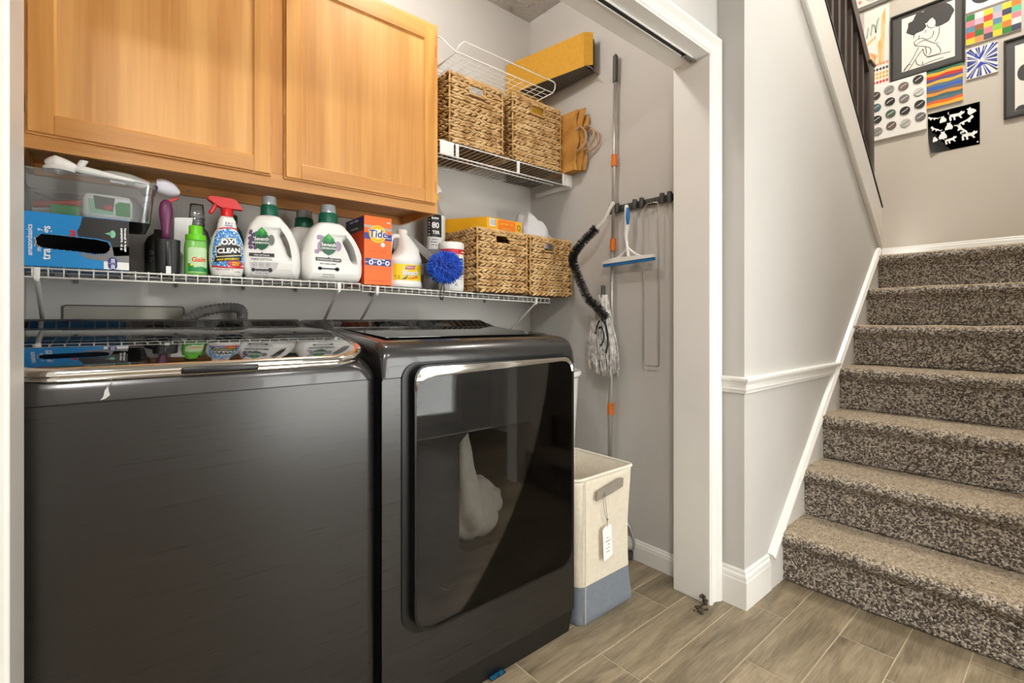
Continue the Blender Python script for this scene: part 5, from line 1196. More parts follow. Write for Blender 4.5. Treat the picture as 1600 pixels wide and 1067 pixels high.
# bleach jug
def make_bleach():
    t = thing('bleach_jug', 'white bleach jug with yellow label and loop handle', 'jug', (0.908, 1.747, shelf_z(0.908)))
    P = [(0.066,0.0),(0.071,0.004),(0.0715,0.020),(0.0690,0.024),(0.0690,0.092),(0.0715,0.096),(0.0715,0.112)]
    secs = [supell(a, a*0.82, 2.6, 44, 0, 0, z) for a, z in P]
    for a, c, z in ((0.0680,0.003,0.119),(0.0540,0.014,0.132),(0.0440,0.018,0.155),(0.0320,0.011,0.182),(0.0220,0.002,0.204),(0.0190,-0.002,0.212)):
        secs.append(supell(a, a*0.84 if a > 0.05 else a, 2.3, 44, c, 0, z))
    b = B(); loft(b, secs); obj('body', b, HDPE, t, angle=60)
    b = B(); tube(b, smooth_path([(-0.010,0,0.200),(-0.036,0,0.203),(-0.051,0,0.192),(-0.055,0,0.165),(-0.058,0,0.140),(-0.059,0,0.110)], 6), [0.0095]*31, 12); obj('handle', b, HDPE, t, smooth=True)
    b = B(); lathe(b, [(0.0205,0.210),(0.0205,0.228),(0.018,0.2305)], 30, -0.003, 0); obj('cap', b, HDPE, t, angle=40)
    fm = front_map(P, 2.6, 0.82, 0.0006); 
    decal('yellow_label', YEL, t, fm, [poly_geo([(-0.067,0.027),(0.067,0.027),(0.067,0.089),(-0.067,0.089)])], 0.007)
    f2 = front_map(P, 2.6, 0.82, 0.0012); f3 = front_map(P, 2.6, 0.82, 0.0018); f4 = front_map(P, 2.6, 0.82, 0.0024)
    decal('label_print', mat('dull_pink', (186,110,120), 0.5), t, f2, [poly_geo([(-0.022,0.068),(0.020,0.070),(0.026,0.086),(-0.016,0.083)])], 0.007)
    decal('label_print', DGRN, t, f2, [poly_geo([(-0.036,0.030),(-0.008,0.046),(-0.014,0.034),(-0.020,0.030)])], 0.007)
    decal('label_print', mat('orange_splash', (222,120,30), 0.5), t, f2, [poly_geo([(-0.022,0.034),(0.010,0.040),(0.034,0.046),(0.036,0.036),(0.004,0.032)])], 0.007)
    decal('lettering_edge', CHAR, t, f3, [xf(text_geo('Bleach', 0.0265, 0.05, 0.08), 0.004, 0.047, 0.03)], 0.008)
    decal('lettering', PRW, t, f4, [xf(text_geo('Bleach', 0.0265, 0.025, 0.08), 0.0035, 0.0475, 0.03)], 0.008)
    decal('lettering', PRW, t, f3, [xf(micro(0.034, 0.0056, 20), 0.002, 0.075, 0.03)], 0.008)
    decal('lettering', CHAR, t, f2, [xf(micro(0.018, 0.005, 21), -0.048, 0.040), xf(micro(0.014, 0.005, 22), -0.046, 0.032)], 0.008)
make_bleach()
# grey scrub pad leaning behind the jug
b = B(); prism(b, [(-0.075,0.050),(-0.066,0.054),(0.072,-0.040),(0.066,-0.048),(0.030,-0.056),(-0.040,0.000)], lambda u, v: Vector((u,-0.02,v)), lambda u, v: Vector((u,0.05,v)))
o = tag(obj('ironing_pad', b, mat('grey_felt', (146,143,138), 0.95, var=0.12, vscale=120, bump=0.4, bscale=200), None), 'flat grey felt pad leaning behind the bleach jug', 'pad'); o.location = (1.005, 1.775, 1.345)
# blue microfibre mitt ball with loop, in front of the pad
def make_mitt():
    t = thing('duster_mitt', 'shaggy bright blue microfibre duster hanging over the shelf front', 'duster', (1.038, 1.640, 1.262))
    BLU = mat('royal_blue_fibre', (10,66,186), 0.8, rgb2=(24,112,236), vscale=60, sheen=0.3)
    rnd = random.Random(5); vs = []; fs = []
    b = B(); bmesh.ops.create_icosphere(b, subdivisions=3, radius=1.0); bmesh.ops.scale(b, vec=(0.060,0.034,0.048), verts=b.verts[:]); obj('core', b, BLU, t, smooth=True)
    for k in range(1500):
        d = Vector((rnd.gauss(0,1), rnd.gauss(0,1), rnd.gauss(0,1))).normalized()
        p = Vector((d.x*0.058, d.y*0.032, d.z*0.046))*(1+0.16*mnoise.noise(d*2.1)); dd = (d+Vector((rnd.uniform(-.6,.6), rnd.uniform(-.6,.6), rnd.uniform(-.7,.4)))).normalized()
        L = rnd.uniform(0.012, 0.026); s = dd.cross(Vector((0.2,0.3,0.9))).normalized()*0.0021; u = dd.cross(s).normalized()*0.0021
        n0 = len(vs)
        for q, r in ((p, 1.0), (p+dd*L*0.6, 1.25), (p+dd*L+Vector((0,0,-0.002)), 0.5)):
            vs += [tuple(q+s*r), tuple(q-s*0.5*r+u*r), tuple(q-s*0.5*r-u*r)]
        for a in (0, 3):
            for c in range(3): fs.append((n0+a+c, n0+a+(c+1) % 3, n0+a+3+(c+1) % 3, n0+a+3+c))
        fs.append((n0+6, n0+7, n0+8))
    me = bpy.data.meshes.new('pile'); me.from_pydata(vs, [], fs); me.materials.append(BLU); o = bpy.data.objects.new('pile', me); COL.objects.link(o); o.parent = t; o['kind'] = 'stuff'
    b = B(); tube(b, smooth_path([(-0.010,-0.002,-0.050),(-0.022,-0.006,-0.085),(-0.030,-0.008,-0.120),(-0.024,-0.008,-0.132),(-0.015,-0.008,-0.118),(-0.010,-0.005,-0.080),(-0.004,-0.002,-0.050)], 5), 0.0018, 6); obj('hanging_loop', b, BLK, t, smooth=True)
    b = B(); tube(b, smooth_path([(-0.040,0.030,-0.052),(-0.030,0.015,-0.045),(-0.012,0.0,-0.042)], 4), 0.0045, 8); obj('strap', b, BLK, t, smooth=True)
make_mitt()
# wipes canister
t = thing('wipes_canister', 'white wipes canister with red stripe and yellow label against the basket', 'canister', (1.128, 1.738, shelf_z(1.128)))
P = [(0.051,0.0),(0.053,0.004),(0.053,0.178)]
b = B(); lathe(b, P, 40); obj('body', b, HDPE, t, angle=50)
b = B(); lathe(b, [(0.0550,0.176),(0.0550,0.196),(0.052,0.203),(0.030,0.2055)], 40); obj('lid', b, HDPE, t, angle=40)
fm = lambda e: (lambda x, z: Vector(((0.053+e)*math.sin(x/0.053), -(0.053+e)*math.cos(x/0.053), z)))
decal('label', PRW, t, fm(0.0005), [poly_geo([(-0.10,0.010),(0.10,0.010),(0.10,0.165),(-0.10,0.165)])], 0.012)
decal('red_stripe', RED, t, fm(0.0010), [poly_geo([(-0.09,0.153),(0.09,0.153),(0.09,0.173),(-0.09,0.173)])], 0.010)
decal('yellow_panel', YEL, t, fm(0.0010), [poly_geo([(-0.09,0.095),(-0.004,0.105),(0.010,0.152),(-0.09,0.152)]), poly_geo([(0.050,0.012),(0.09,0.012),(0.09,0.055),(0.050,0.050)])], 0.010)
decal('grey_panel', PRG, t, fm(0.0012), [poly_geo([(-0.010,0.066),(0.038,0.066),(0.038,0.104),(-0.010,0.104)])], 0.010)
decal('blue_badge', mat('badge_blue', (42,112,190), 0.4), t, fm(0.0014), [poly_geo(ell(0.018,0.124,0.015,0.013))], 0.008)
decal('lettering', PRW, t, fm(0.0020), [xf(micro(0.020, 0.007, 23), 0.018, 0.1215), xf(micro(0.034, 0.008, 24), 0.030, 0.1585)], 0.008)
decal('lettering', CHAR, t, fm(0.0014), [xf(micro(0.050, 0.004, 25), 0.010, 0.055), xf(micro(0.032, 0.004, 26), 0.004, 0.046), stroke_geo([(-0.016,0.020),(-0.010,0.030),(-0.004,0.020)], 0.003)], 0.008)
# grey spray bottle standing at the back on a tin
t = thing('cleaner_spray', 'grey degreaser spray bottle with black label behind the wipes canister', 'spray bottle', (1.135, 1.885, shelf_z(1.14)))
P = [(0.046,0.0),(0.049,0.006),(0.049,0.330),(0.044,0.352),(0.028,0.380),(0.018,0.402),(0.016,0.420)]
P = [(a, z*0.99) for a, z in P]
b = B(); loft(b, [supell(a, a*0.75, 2.5, 36, 0, 0, z) for a, z in P]); obj('body', b, mat('grey_bottle', (160,160,160), 0.4), t, smooth=True)
b = B(); lathe(b, [(0.018,0.414),(0.018,0.438),(0.015,0.440)], 24); obj('collar', b, YEL, t, angle=40)
b = B(); prism(b, [(-0.030,0.470),(-0.028,0.458),(-0.012,0.440),(0.012,0.440),(0.016,0.456),(0.036,0.452),(0.030,0.464),(0.010,0.492),(-0.024,0.484)], lambda u, v: Vector((u,-0.010,v)), lambda u, v: Vector((u,0.010,v))); bmesh.ops.bevel(b, geom=b.edges[:], offset=0.003, segments=2, affect='EDGES'); obj('trigger_head', b, PRW, t, angle=50)
fm = front_map(P, 2.5, 0.75, 0.0006); fm2 = front_map(P, 2.5, 0.75, 0.0014)
decal('label', PRW, t, fm, [poly_geo([(-0.046,0.190),(0.046,0.190),(0.046,0.345),(-0.046,0.345)])], 0.008)
decal('black_label', PRK, t, front_map(P, 2.5, 0.75, 0.0010), [poly_geo([(-0.046,0.245),(0.014,0.245),(0.014,0.345),(-0.046,0.345)])], 0.008)
decal('lettering', PRW, t, fm2, [xf(text_geo('80', 0.034, 0.03), -0.016, 0.285), xf(text_geo('TER', 0.020, 0.03), -0.014, 0.258), xf(micro(0.034, 0.012, 27), -0.016, 0.322)], 0.008)
decal('lettering', CHAR, t, fm2, [xf(micro(0.026, 0.0075, 28+k), -0.022, 0.230-0.012*k) for k in range(3)]+[stroke_geo([(0.020,0.325-0.009*k),(0.042,0.325-0.009*k)], 0.0012) for k in range(8)]+[stroke_geo([(0.018,0.235),(0.042,0.235),(0.042,0.205),(0.018,0.205),(0.018,0.235)], 0.0008)], 0.008)

# yellow box and plastic bag in the lower baskets
t = thing('yellow_box', 'yellow and orange printed carton lying on the lower woven basket', 'box', (1.345, 1.79, 1.4475))
YB = mat('box_golden', (240,176,20), 0.5); ORB = mat('box_orange_print', (238,120,30), 0.5)
b = B(); prism(b, [(-0.165,0.115),(-0.045,-0.075),(0.165,-0.070),(0.165,0.115)], lambda u, v: Vector((u,v,0.0)), lambda u, v: Vector((u,v,0.062))); obj('carton', b, YB, t)
F = lambda k: (lambda x, z: Vector((x, -0.075+0.005*(x+0.045)/0.21-0.0006*k, z)))
decal('orange_panel', ORB, t, F(1), [poly_geo([(0.02,0.004),(0.125,0.004),(0.125,0.058),(0.02,0.058)])]); decal('barcode', PRW, t, F(1), [poly_geo([(-0.030,0.024),(0.004,0.024),(0.004,0.058),(-0.030,0.058)])])
decal('barcode_bar', CHAR, t, F(2), [stroke_geo([(-0.027+0.0035*k,0.028),(-0.027+0.0035*k,0.055)], 0.0006+0.0005*(k % 3)) for k in range(9)])
decal('print_marks', YB, t, F(2), [xf(micro(0.080, 0.014, 40), 0.072, 0.036), xf(micro(0.060, 0.010, 41), 0.072, 0.016)]); decal('icon', DGRN, t, F(1), [stroke_geo(ell(0.146,0.034,0.009,0.012,18)+[(0.155,0.034)], 0.004)])
b = B(); nu, nv = 36, 16; G = {}
for i in range(nu):
    for j in range(nv):
        a = 2*PI*i/nu; v = j/(nv-1); r = math.sin(0.5*PI*(0.35+0.65*(1-v)))
        fz = mnoise.noise((math.cos(a)*2.2, math.sin(a)*2.2, v*3.1)); ridge = abs(mnoise.noise((math.cos(a)*5, math.sin(a)*5, v*6)))
        G[i,j] = b.verts.new((1.632+0.116*math.cos(a)*r*(1+0.12*fz), 1.79+0.115*math.sin(a)*r*(1+0.12*fz), 1.395+0.150*v**0.8*(1+0.18*fz)-0.016*ridge-0.05*v*math.cos(a)*0.8))
for i in range(nu):
    for j in range(nv-1): b.faces.new((G[i,j], G[(i+1) % nu,j], G[(i+1) % nu,j+1], G[i,j+1]))
b.faces.new([G[i,nv-1] for i in range(nu)])
tag(obj('plastic_bag', b, mat('white_bag_film', (212,212,214), 0.3), None, angle=28), 'crumpled whitish plastic bag bulging out of the lower woven basket', 'bag')
# ------------------------------------------------------------------ tools along the closet's side wall
RW = 1.795
BLKM = mat('dark_grey_plastic', (72,70,68), 0.45); ORC = mat('orange_clip', (224,116,28), 0.4); SILV = mat('brushed_aluminium', (190,187,181), 0.35, 0.6)
# rail with grips
t = thing('tool_rack', 'dark grey wall rail with grips and hooks in the closet', 'tool rack', (RW, 1.24, 1.556))
bx('rail', BLKM, t, -0.012, -0.0006, -0.185, 0.165, -0.014, 0.014, 0.002)
for y in (0.160, 0.125, 0.030, -0.005, -0.105, -0.140):
    b = B(); loft(b, [[Vector((-0.013-dx, y+r*math.cos(a), zz)) for a, dx in [(2*PI*k/12, 0.011+0.011*math.sin(2*PI*k/12)) for k in range(12)]] for r, zz in ((0.008,-0.022),(0.0105,-0.018),(0.0105,0.016),(0.008,0.020))]); obj('grip_roller', b, BLKM, t, angle=50)
for y in (0.090, 0.075, -0.045, -0.060):
    b = B(); tube(b, smooth_path([(-0.012,y,0.006),(-0.018,y,-0.006),(-0.028,y,-0.012),(-0.032,y,-0.002)], 4), 0.0035, 8); obj('hook', b, BLKM, t, smooth=True)
# telescopic pole
t = thing('extension_pole', 'tall steel extension pole with orange clips leaning on the closet wall', 'pole', (1.768, 1.385, 0))
def pz_(z): return Vector((0.0, 0.024-0.038*z/2.25, z))
b = B(); tube(b, [pz_(0.10), pz_(1.39)], 0.0090, 14); obj('lower_tube', b, SILV, t, smooth=True)
b = B(); tube(b, [pz_(1.39), pz_(2.15)], 0.0078, 14); obj('upper_tube', b, SILV, t, smooth=True)
b = B(); pts = [pz_(2.125+0.125*i/26) for i in range(27)]; tube(b, pts, [0.0110+(0.0010 if i % 2 else 0) for i in range(25)]+[0.008,0.005], 14); obj('grip', b, BLKM, t, angle=60)
for z in (1.772, 1.392, 0.647):
    b = B(); tube(b, [pz_(z-0.026), pz_(z+0.026)], 0.0138, 14); obj('clip', b, ORC, t, angle=50)
b = B(); tube(b, smooth_path([pz_(0.11), Vector((0,0.0,0.16)), Vector((0,-0.07,0.16)), Vector((0,-0.105,0.11)), Vector((0,-0.112,0.07)), Vector((0,-0.09,0.045)), Vector((0,0.05,0.040)), Vector((0,0.06,0.06))], 6), 0.0055, 8); obj('mop_frame', b, SILV, t, smooth=True)
bx('mop_foot', BLKM, t, -0.02, 0.02, -0.10, 0.06, 0.0, 0.036, 0.006)
# squeegee hanging from the rail
t = thing('squeegee', 'white squeegee with blue grip hanging on the tool rail', 'squeegee', (RW-0.050, 1.295, 1.53))
b = B(); tube(b, smooth_path([(0,0.0,0.022),(0,-0.004,-0.02),(0,-0.004,-0.07),(0,0.002,-0.11),(0,-0.006,-0.165),(0,-0.010,-0.205)], 5), [0.007,0.0085,0.010,0.011,0.0115,0.012,0.012,0.012,0.012,0.012,0.0118,0.0115,0.011,0.0105,0.010,0.009,0.0085,0.008,0.008,0.008,0.008,0.008,0.008,0.008,0.0085,0.009], 12); obj('handle', b, GLW, t, smooth=True)
b = B(); tube(b, [(-0.004,-0.009,0.008),(-0.005,-0.011,-0.03),(-0.005,-0.010,-0.066)], [0.006,0.0095,0.006], 12); obj('grip_inlay', b, mat('squeegee_blue', (26,120,194), 0.4), t, smooth=True)
for s in (-1, 1):
    b = B(); tube(b, smooth_path([(0,-0.008,-0.165),(0,-0.008+s*0.035,-0.193),(0,-0.008+s*0.070,-0.210)], 5), 0.0052, 8); obj('strut', b, GLW, t, smooth=True)
b = B(); prism(b, [(-0.140,-0.207),(-0.078,-0.205),(0.062,-0.202),(0.124,-0.214),(0.124,-0.226),(-0.140,-0.219)], lambda u, v: Vector((-0.009,u,v)), lambda u, v: Vector((0.009,u,v))); obj('head', b, GLW, t)
b = B(); prism(b, [(-0.141,-0.219),(0.125,-0.226),(0.125,-0.239),(-0.141,-0.232)], lambda u, v: Vector((-0.006,u,v)), lambda u, v: Vector((0.006,u,v))); obj('blade', b, mat('blade_blue', (30,112,170), 0.4), t)
# long wire hanger loop
b = B(); pth = [(0,-0.002,0.010),(0,0.018,0.008),(0,0.036,-0.004),(0,0.037,-0.03),(0,0.037,-0.66),(0,0.034,-0.674),(0,0.028,-0.678),(0,-0.030,-0.678),(0,-0.036,-0.674),(0,-0.038,-0.66),(0,-0.038,-0.02),(0,-0.030,0.006)]
tube(b, [Vector(p) for p in pth], 0.0026, 8, closed=True)
o = tag(obj('wire_hanger', b, mat('hanger_wire', (190,186,178), 0.3, 0.8), None, smooth=True), 'long narrow wire loop hanging from the tool rail', 'wire loop'); o.location = (RW-0.030, 1.183, 1.535)
# bent black bristle duster
def bristles(name, m, parent, path, r, n, seed, thick=0.0009):
    rnd = random.Random(seed); vs = []; fs = []
    for k in range(n):
        u = rnd.uniform(0, len(path)-1.001); i = int(u); p = path[i].lerp(path[i+1], u-i); t_ = (path[i+1]-path[i]).normalized()
        d = Vector((rnd.gauss(0,1), rnd.gauss(0,1), rnd.gauss(0,1))); d = (d-t_*d.dot(t_)).normalized(); d = (d+t_*rnd.uniform(-.25,.25)).normalized()
        e = p+d*r*rnd.uniform(0.86,1.05); s = d.cross(t_).normalized()*thick; q = d.cross(s).normalized()*thick
        n0 = len(vs); vs += [tuple(p+s), tuple(p-s*0.5+q), tuple(p-s*0.5-q), tuple(e+s*0.7), tuple(e-s*0.35+q*0.7), tuple(e-s*0.35-q*0.7)]
        for c in range(3): fs.append((n0+c, n0+(c+1) % 3, n0+3+(c+1) % 3, n0+3+c))
        fs.append((n0+3, n0+4, n0+5))
    me = bpy.data.meshes.new(name); me.from_pydata(vs, [], fs); me.materials.append(m); o = bpy.data.objects.new(name, me); COL.objects.link(o); o.parent = parent; o['kind'] = 'stuff'
    return o
t = thing('bristle_duster', 'bent black bristle duster hanging in front of the steel pole', 'duster', (1.650, 1.372, 1.293))
pth = smooth_path([(0.0,0.012,0.158),(-0.002,0.060,0.128),(-0.004,0.115,0.085),(-0.006,0.145,0.048),(-0.004,0.138,0.005),(0.0,0.105,-0.070),(0.004,0.065,-0.145),(0.010,0.015,-0.185),(0.014,-0.030,-0.235)], 6)
BLKB = mat('black_bristle', (24,23,22), 0.6)
b = B(); tube(b, pth, 0.006, 8); obj('spine', b, BLKB, t, smooth=True)
bristles('bristle', BLKB, t, pth, 0.0225, 3000, 2, 0.0007)
b = B(); tube(b, smooth_path([pth[0], Vector((0.01,-0.020,0.190)), Vector((0.02,-0.050,0.245)), Vector((0.03,-0.058,0.262))], 5), [0.008]*13+[0.010]*3, 10); obj('handle', b, mat('bone_plastic', (206,200,190), 0.45), t, smooth=True)
# string mop head
t = thing('string_mop_head', 'grey and white yarn mop head hanging below the bristle duster', 'mop head', (1.716, 1.400, 1.135))
YARN = mat('grey_white_yarn', (242,239,233), 0.9, rgb2=(168,164,160), vscale=45, bump=0.5, bscale=300)
rnd = random.Random(9); vs = []; fs = []
for k in range(330):
    a = rnd.uniform(0, 2*PI); R = rnd.uniform(0.3, 1.0)
    L = rnd.uniform(0.22, 0.335); spread = 0.082*R
    c0 = Vector((0.012*math.cos(a), 0.020*math.sin(a), rnd.uniform(-0.05, 0.03)))
    p1 = Vector((0.030*R*math.cos(a), spread*0.75*math.sin(a)+0.012, -0.10-0.02*rnd.random()))
    p2 = Vector((0.034*R*math.cos(a), spread*math.sin(a)+0.008, -0.20)); p3 = Vector((0.030*R*math.cos(a)+rnd.uniform(-.006,.006), spread*0.95*math.sin(a)+rnd.uniform(-.008,.008), -L))
    pp = smooth_path([c0, p1, p2, p3], 4); n0 = len(vs); nn = 5
    for i, p in enumerate(pp):
        tt = (pp[min(i+1,len(pp)-1)]-pp[max(i-1,0)]).normalized(); s = tt.cross(Vector((1,0.2,0.1))).normalized(); u = tt.cross(s)
        rr = 0.0030+0.0008*math.sin(i*2.2+k)
        for c in range(nn): vs.append(tuple(p+s*rr*math.cos(2*PI*c/nn)+u*rr*math.sin(2*PI*c/nn)))
        if i:
            for c in range(nn): fs.append((n0+(i-1)*nn+c, n0+(i-1)*nn+(c+1) % nn, n0+i*nn+(c+1) % nn, n0+i*nn+c))
    fs.append(tuple(n0+(len(pp)-1)*nn+c for c in range(nn)))
me = bpy.data.meshes.new('yarn'); me.from_pydata(vs, [], fs); me.materials.append(YARN); me.polygons.foreach_set('use_smooth', [True]*len(me.polygons)); o = bpy.data.objects.new('yarn', me); COL.objects.link(o); o.parent = t; o['kind'] = 'stuff'
for k, (cy, cz, ry, rz_, a0, a1, m) in enumerate(((-0.020,-0.170,0.036,0.085,0.3,3.9,BLKB),(-0.012,-0.150,0.026,0.066,0.2,4.6,YARN),(-0.020,-0.155,0.018,0.040,1.0,5.0,BLKB))):
    b = B(); tube(b, [Vector((-0.037-0.002*k, cy+ry*math.cos(a0+(a1-a0)*i/24), cz+rz_*math.sin(a0+(a1-a0)*i/24))) for i in range(25)], 0.0036, 8); obj('yarn_loop', b, m, t, smooth=True)
b = B(); tube(b, [Vector((0.022*math.cos(a), 0.030*math.sin(a)+0.002, -0.045+0.006*math.sin(2*a))) for a in [2*PI*i/24 for i in range(24)]], 0.0042, 8, closed=True); obj('tie_cord', b, YARN, t, smooth=True)
b = B(); tube(b, [(0.0,0.0,0.07),(0.0,0.0,-0.06)], 0.010, 10); obj('socket', b, BLKM, t, smooth=True)

# tall white bin behind the dryer
t = thing('white_bucket', 'tall white plastic bin with rolled rim behind the dryer', 'bin', (1.52, 1.62, 0))
b = B(); lathe(b, [(0.135,0.0),(0.142,0.01),(0.185,0.795),(0.181,0.795),(0.138,0.014)], 48, cap1=False); obj('body', b, GLW, t, angle=50)
b = B(); tube(b, [Vector((0.187*math.cos(a), 0.187*math.sin(a), 0.812)) for a in [2*PI*k/64 for k in range(64)]], 0.013, 10, closed=True); obj('rim', b, GLW, t, smooth=True)

# canvas hamper
def make_hamper():
    t = thing('laundry_hamper', 'cream canvas hamper with slate blue base and hang tag beside the dryer', 'hamper', (1.385, 1.27, 0))
    CAN = mat('cream_canvas', (222,212,192), 0.85, var=0.04, vscale=60, bump=0.25, bscale=500); SLA = mat('slate_canvas', (120,127,136), 0.85, var=0.05, vscale=60, bump=0.25, bscale=500)
    def sec(z, e=0.0):
        f = z/0.50; bul = 0.010*math.sin(PI*f*1.3)
        x0, x1, y0, y1 = -0.148-0.010*f+bul+e, 0.158-0.004*f-0.018*math.sin(PI*f)-e, -0.160+e+0.004*math.sin(PI*f), 0.150-e
        out = []
        for x, y in rrect(x0, x1, y0, y1, [0.035,0.024,0.03,0.03], 5):
            out.append(Vector((x+0.004*mnoise.noise((x*9, y*9, z*8)), y+0.004*mnoise.noise((x*9+5, y*9, z*8)), z)))
        return out
    zs = [0.004+0.126*k/6 for k in range(7)]; b = B(); loft(b, [[Vector((p.x*0.985, p.y*0.985, 0.0)) for p in sec(0.0)]]+[sec(z) for z in zs], True, False); obj('base_band', b, SLA, t, smooth=True)
    zs = [0.129+0.371*k/18 for k in range(19)]; b = B(); loft(b, [sec(z) for z in zs]+[sec(0.50, 0.006)]+[sec(z, 0.006) for z in (0.40, 0.2, 0.02)], False, True); obj('canvas_body', b, CAN, t, smooth=True)
    b = B(); rim = sec(0.502); dens = []
    for i, p in enumerate(rim):
        q = rim[(i+1) % len(rim)]; n = max(1, int((q-p).length/0.0045)); dens += [p.lerp(q, k/n) for k in range(n)]
    tube(b, dens, [0.0062 if i % 2 else 0.0050 for i in range(len(dens))], 8, closed=True); obj('corded_rim', b, mat('cord_cream', (232,224,208), 0.8), t, angle=30)
    LE = mat('grey_leather', (142,132,120), 0.6, var=0.08, vscale=40)
    fr = -0.166
    b = B(); prism(b, [(-0.075,0.420),(-0.070,0.452),(0.060,0.474),(0.078,0.470),(0.074,0.440),(0.0,0.428)], lambda u, v: Vector((u,fr-0.006,v)), lambda u, v: Vector((u,fr-0.002,v))); obj('pull_tab', b, LE, t)
    b = B(); tube(b, smooth_path([(-0.042,fr-0.008,0.440),(-0.036,fr-0.009,0.38),(-0.022,fr-0.010,0.335),(-0.018,fr-0.010,0.318)], 5), 0.0010, 6); obj('tag_string', b, LE, t, smooth=True)
    b = B(); tube(b, smooth_path([(-0.034,fr-0.008,0.446),(-0.026,fr-0.010,0.38),(-0.020,fr-0.011,0.335)], 5), 0.0010, 6); obj('tag_string', b, LE, t, smooth=True)
    b = B(); bmesh.ops.create_icosphere(b, subdivisions=1, radius=0.005, matrix=Matrix.Translation((-0.021,fr-0.010,0.345))); obj('string_knot', b, LE, t, smooth=True)
    b = B(); prism(b, [(-0.046,0.312),(-0.030,0.322),(-0.006,0.325),(0.002,0.318),(0.010,0.212),(-0.040,0.200)], lambda u, v: Vector((u,fr-0.0095,v)), lambda u, v: Vector((u,fr-0.0080,v))); tg = obj('hang_tag', b, PRW, t)
    decal('tag_lettering', PRG, tg, fy(fr-0.0100), [xf(micro(wd, 0.006, 50+k), -0.017, 0.278-0.0125*k, 0.08) for k, wd in enumerate((0.014, 0.030, 0.010, 0.018, 0.022))])
    b = B(); loft(b, [supell(0.004, 0.004, 2, 12, -0.018, 0, 0)]*1, False, False) if False else None; b.free()
    b = B(); tube(b, [p+Vector((0,-0.0006,0)) for p in [Vector((-0.146,-0.164,0.006+0.49*k/20)) for k in range(21)]], 0.0016, 6); o = obj('corner_seam', b, CAN, t, smooth=True); o.location = (0.022, 0.0, 0)
make_hamper()

# ------------------------------------------------------------------ art on the landing wall (plane x = 4.30, drawn as seen: s to the viewer's right = -y)
EX = 4.300
CREAM = mat('art_paper', (232,227,218), 0.7, var=0.02, vscale=10); CANV = mat('white_canvas', (236,233,227), 0.6); INK = mat('art_ink', (58,56,54), 0.6); MATB = mat('black_mat_board', (74,72,69), 0.6); FRM = mat('black_frame', (30,29,28), 0.3)
def ax(d): return lambda y, z: Vector((EX-d, y, z))
def panel(name, m, parent, y0, y1, z0, z1, d0, d1, bev=0.0): return bx(name, m, parent, EX-d1, EX-d0, min(y0,y1), max(y0,y1), z0, z1, bev)
def art(name, label, cat='artwork', y=0.7, z=2.7):
    t = thing(name, label, cat, (0,0,0)); return t
def framed(t, yl, yr, z0, z1, fw, paper):
    b = B(); ring_prism(b, [(yr,z0),(yl,z0),(yl,z1),(yr,z1)], [(yr+fw,z0+fw),(yl-fw,z0+fw),(yl-fw,z1-fw),(yr+fw,z1-fw)], ax(0.022), ax(0.0005)); obj('frame', b, FRM, t)
    panel('mat_board', MATB, t, yl-fw, yr+fw, z0+fw, z1-fw, 0.001, 0.010)
    panel('paper', CREAM, t, paper[0], paper[1], paper[2], paper[3], 0.0101, 0.0112)
# seated figure line drawing
t = art('framed_drawing', 'black framed line drawing of a seated figure with big curly hair')
yl, yr, z0, z1 = 0.900, 0.511, 2.737, 3.200
framed(t, yl, yr, z0, z1, 0.012, (0.838, 0.560, 2.790, 3.162))
def A(zx, zy):
    s = (zx-588)/440.0; yt = 150-137*s; yb = 615-145*s
    return (0.838-0.278*s, 3.162-0.372*(zy-yt)/(yb-yt))
hair = [(630,255),(640,220),(650,190),(680,165),(700,130),(730,105),(770,95),(800,70),(840,60),(870,35),(910,38),(950,35),(985,50),(1015,70),(1020,100),(1005,140),(985,180),(945,200),(920,222),(880,228),(872,205),(875,175),(855,152),(825,160),(810,190),(785,200),(800,215),(785,240),(760,262),(720,275),(690,290),(650,285),(632,272)]
hair = [(hair[i][0]+4*math.sin(i*2.3), hair[i][1]+4*math.cos(i*1.9)) for i in range(len(hair))]
decal('hair', INK, t, ax(0.0116), [poly_geo([A(*p) for p in sm2(hair, 3)])])
strokes = [[(855,152),(878,178),(872,215),(850,235),(815,228),(805,205)],[(905,228),(900,290),(870,350)],[(860,260),(845,310),(800,330),(760,320),(715,335),(695,360),(710,385)],[(690,320),(700,285)],[(700,385),(760,345),(800,340),(870,365),(900,360)],[(710,385),(780,390),(830,405),(835,440),(820,460)],[(735,395),(690,480),(640,560),(605,605)],[(770,410),(720,480),(670,560),(640,600)],[(770,410),(780,450),(810,475),(870,460),(915,440),(905,400),(880,375)],[(710,505),(720,540),(760,550),(840,515),(940,480)],[(800,485),(860,470),(930,450),(995,435)],[(605,605),(620,575),(645,548),(668,545)],[(770,520),(765,545)],[(790,395),(800,440),(795,455)],[(740,295),(735,325)],[(800,250),(785,275)]]
decal('ink_line', INK, t, ax(0.0118), [stroke_geo([A(p.x, p.y) for p in smooth_path([(x, y, 0) for x, y in s], 5)], 0.0042) for s in strokes])
# second framed picture, partly in view
t = art('framed_print', 'black framed print with dark curved shape beside the bare wall')
framed(t, 0.333, 0.05, 2.300, 2.785, 0.010, (0.285, 0.098, 2.335, 2.737))
decal('ink_shape', INK, t, ax(0.0116), [poly_geo(ell(0.245,2.560,0.030,0.050)), poly_geo([(0.284,2.336),(0.284,2.345),(0.270,2.362),(0.250,2.366),(0.235,2.336)]), poly_geo(ell(0.17,2.56,0.045,0.13))])
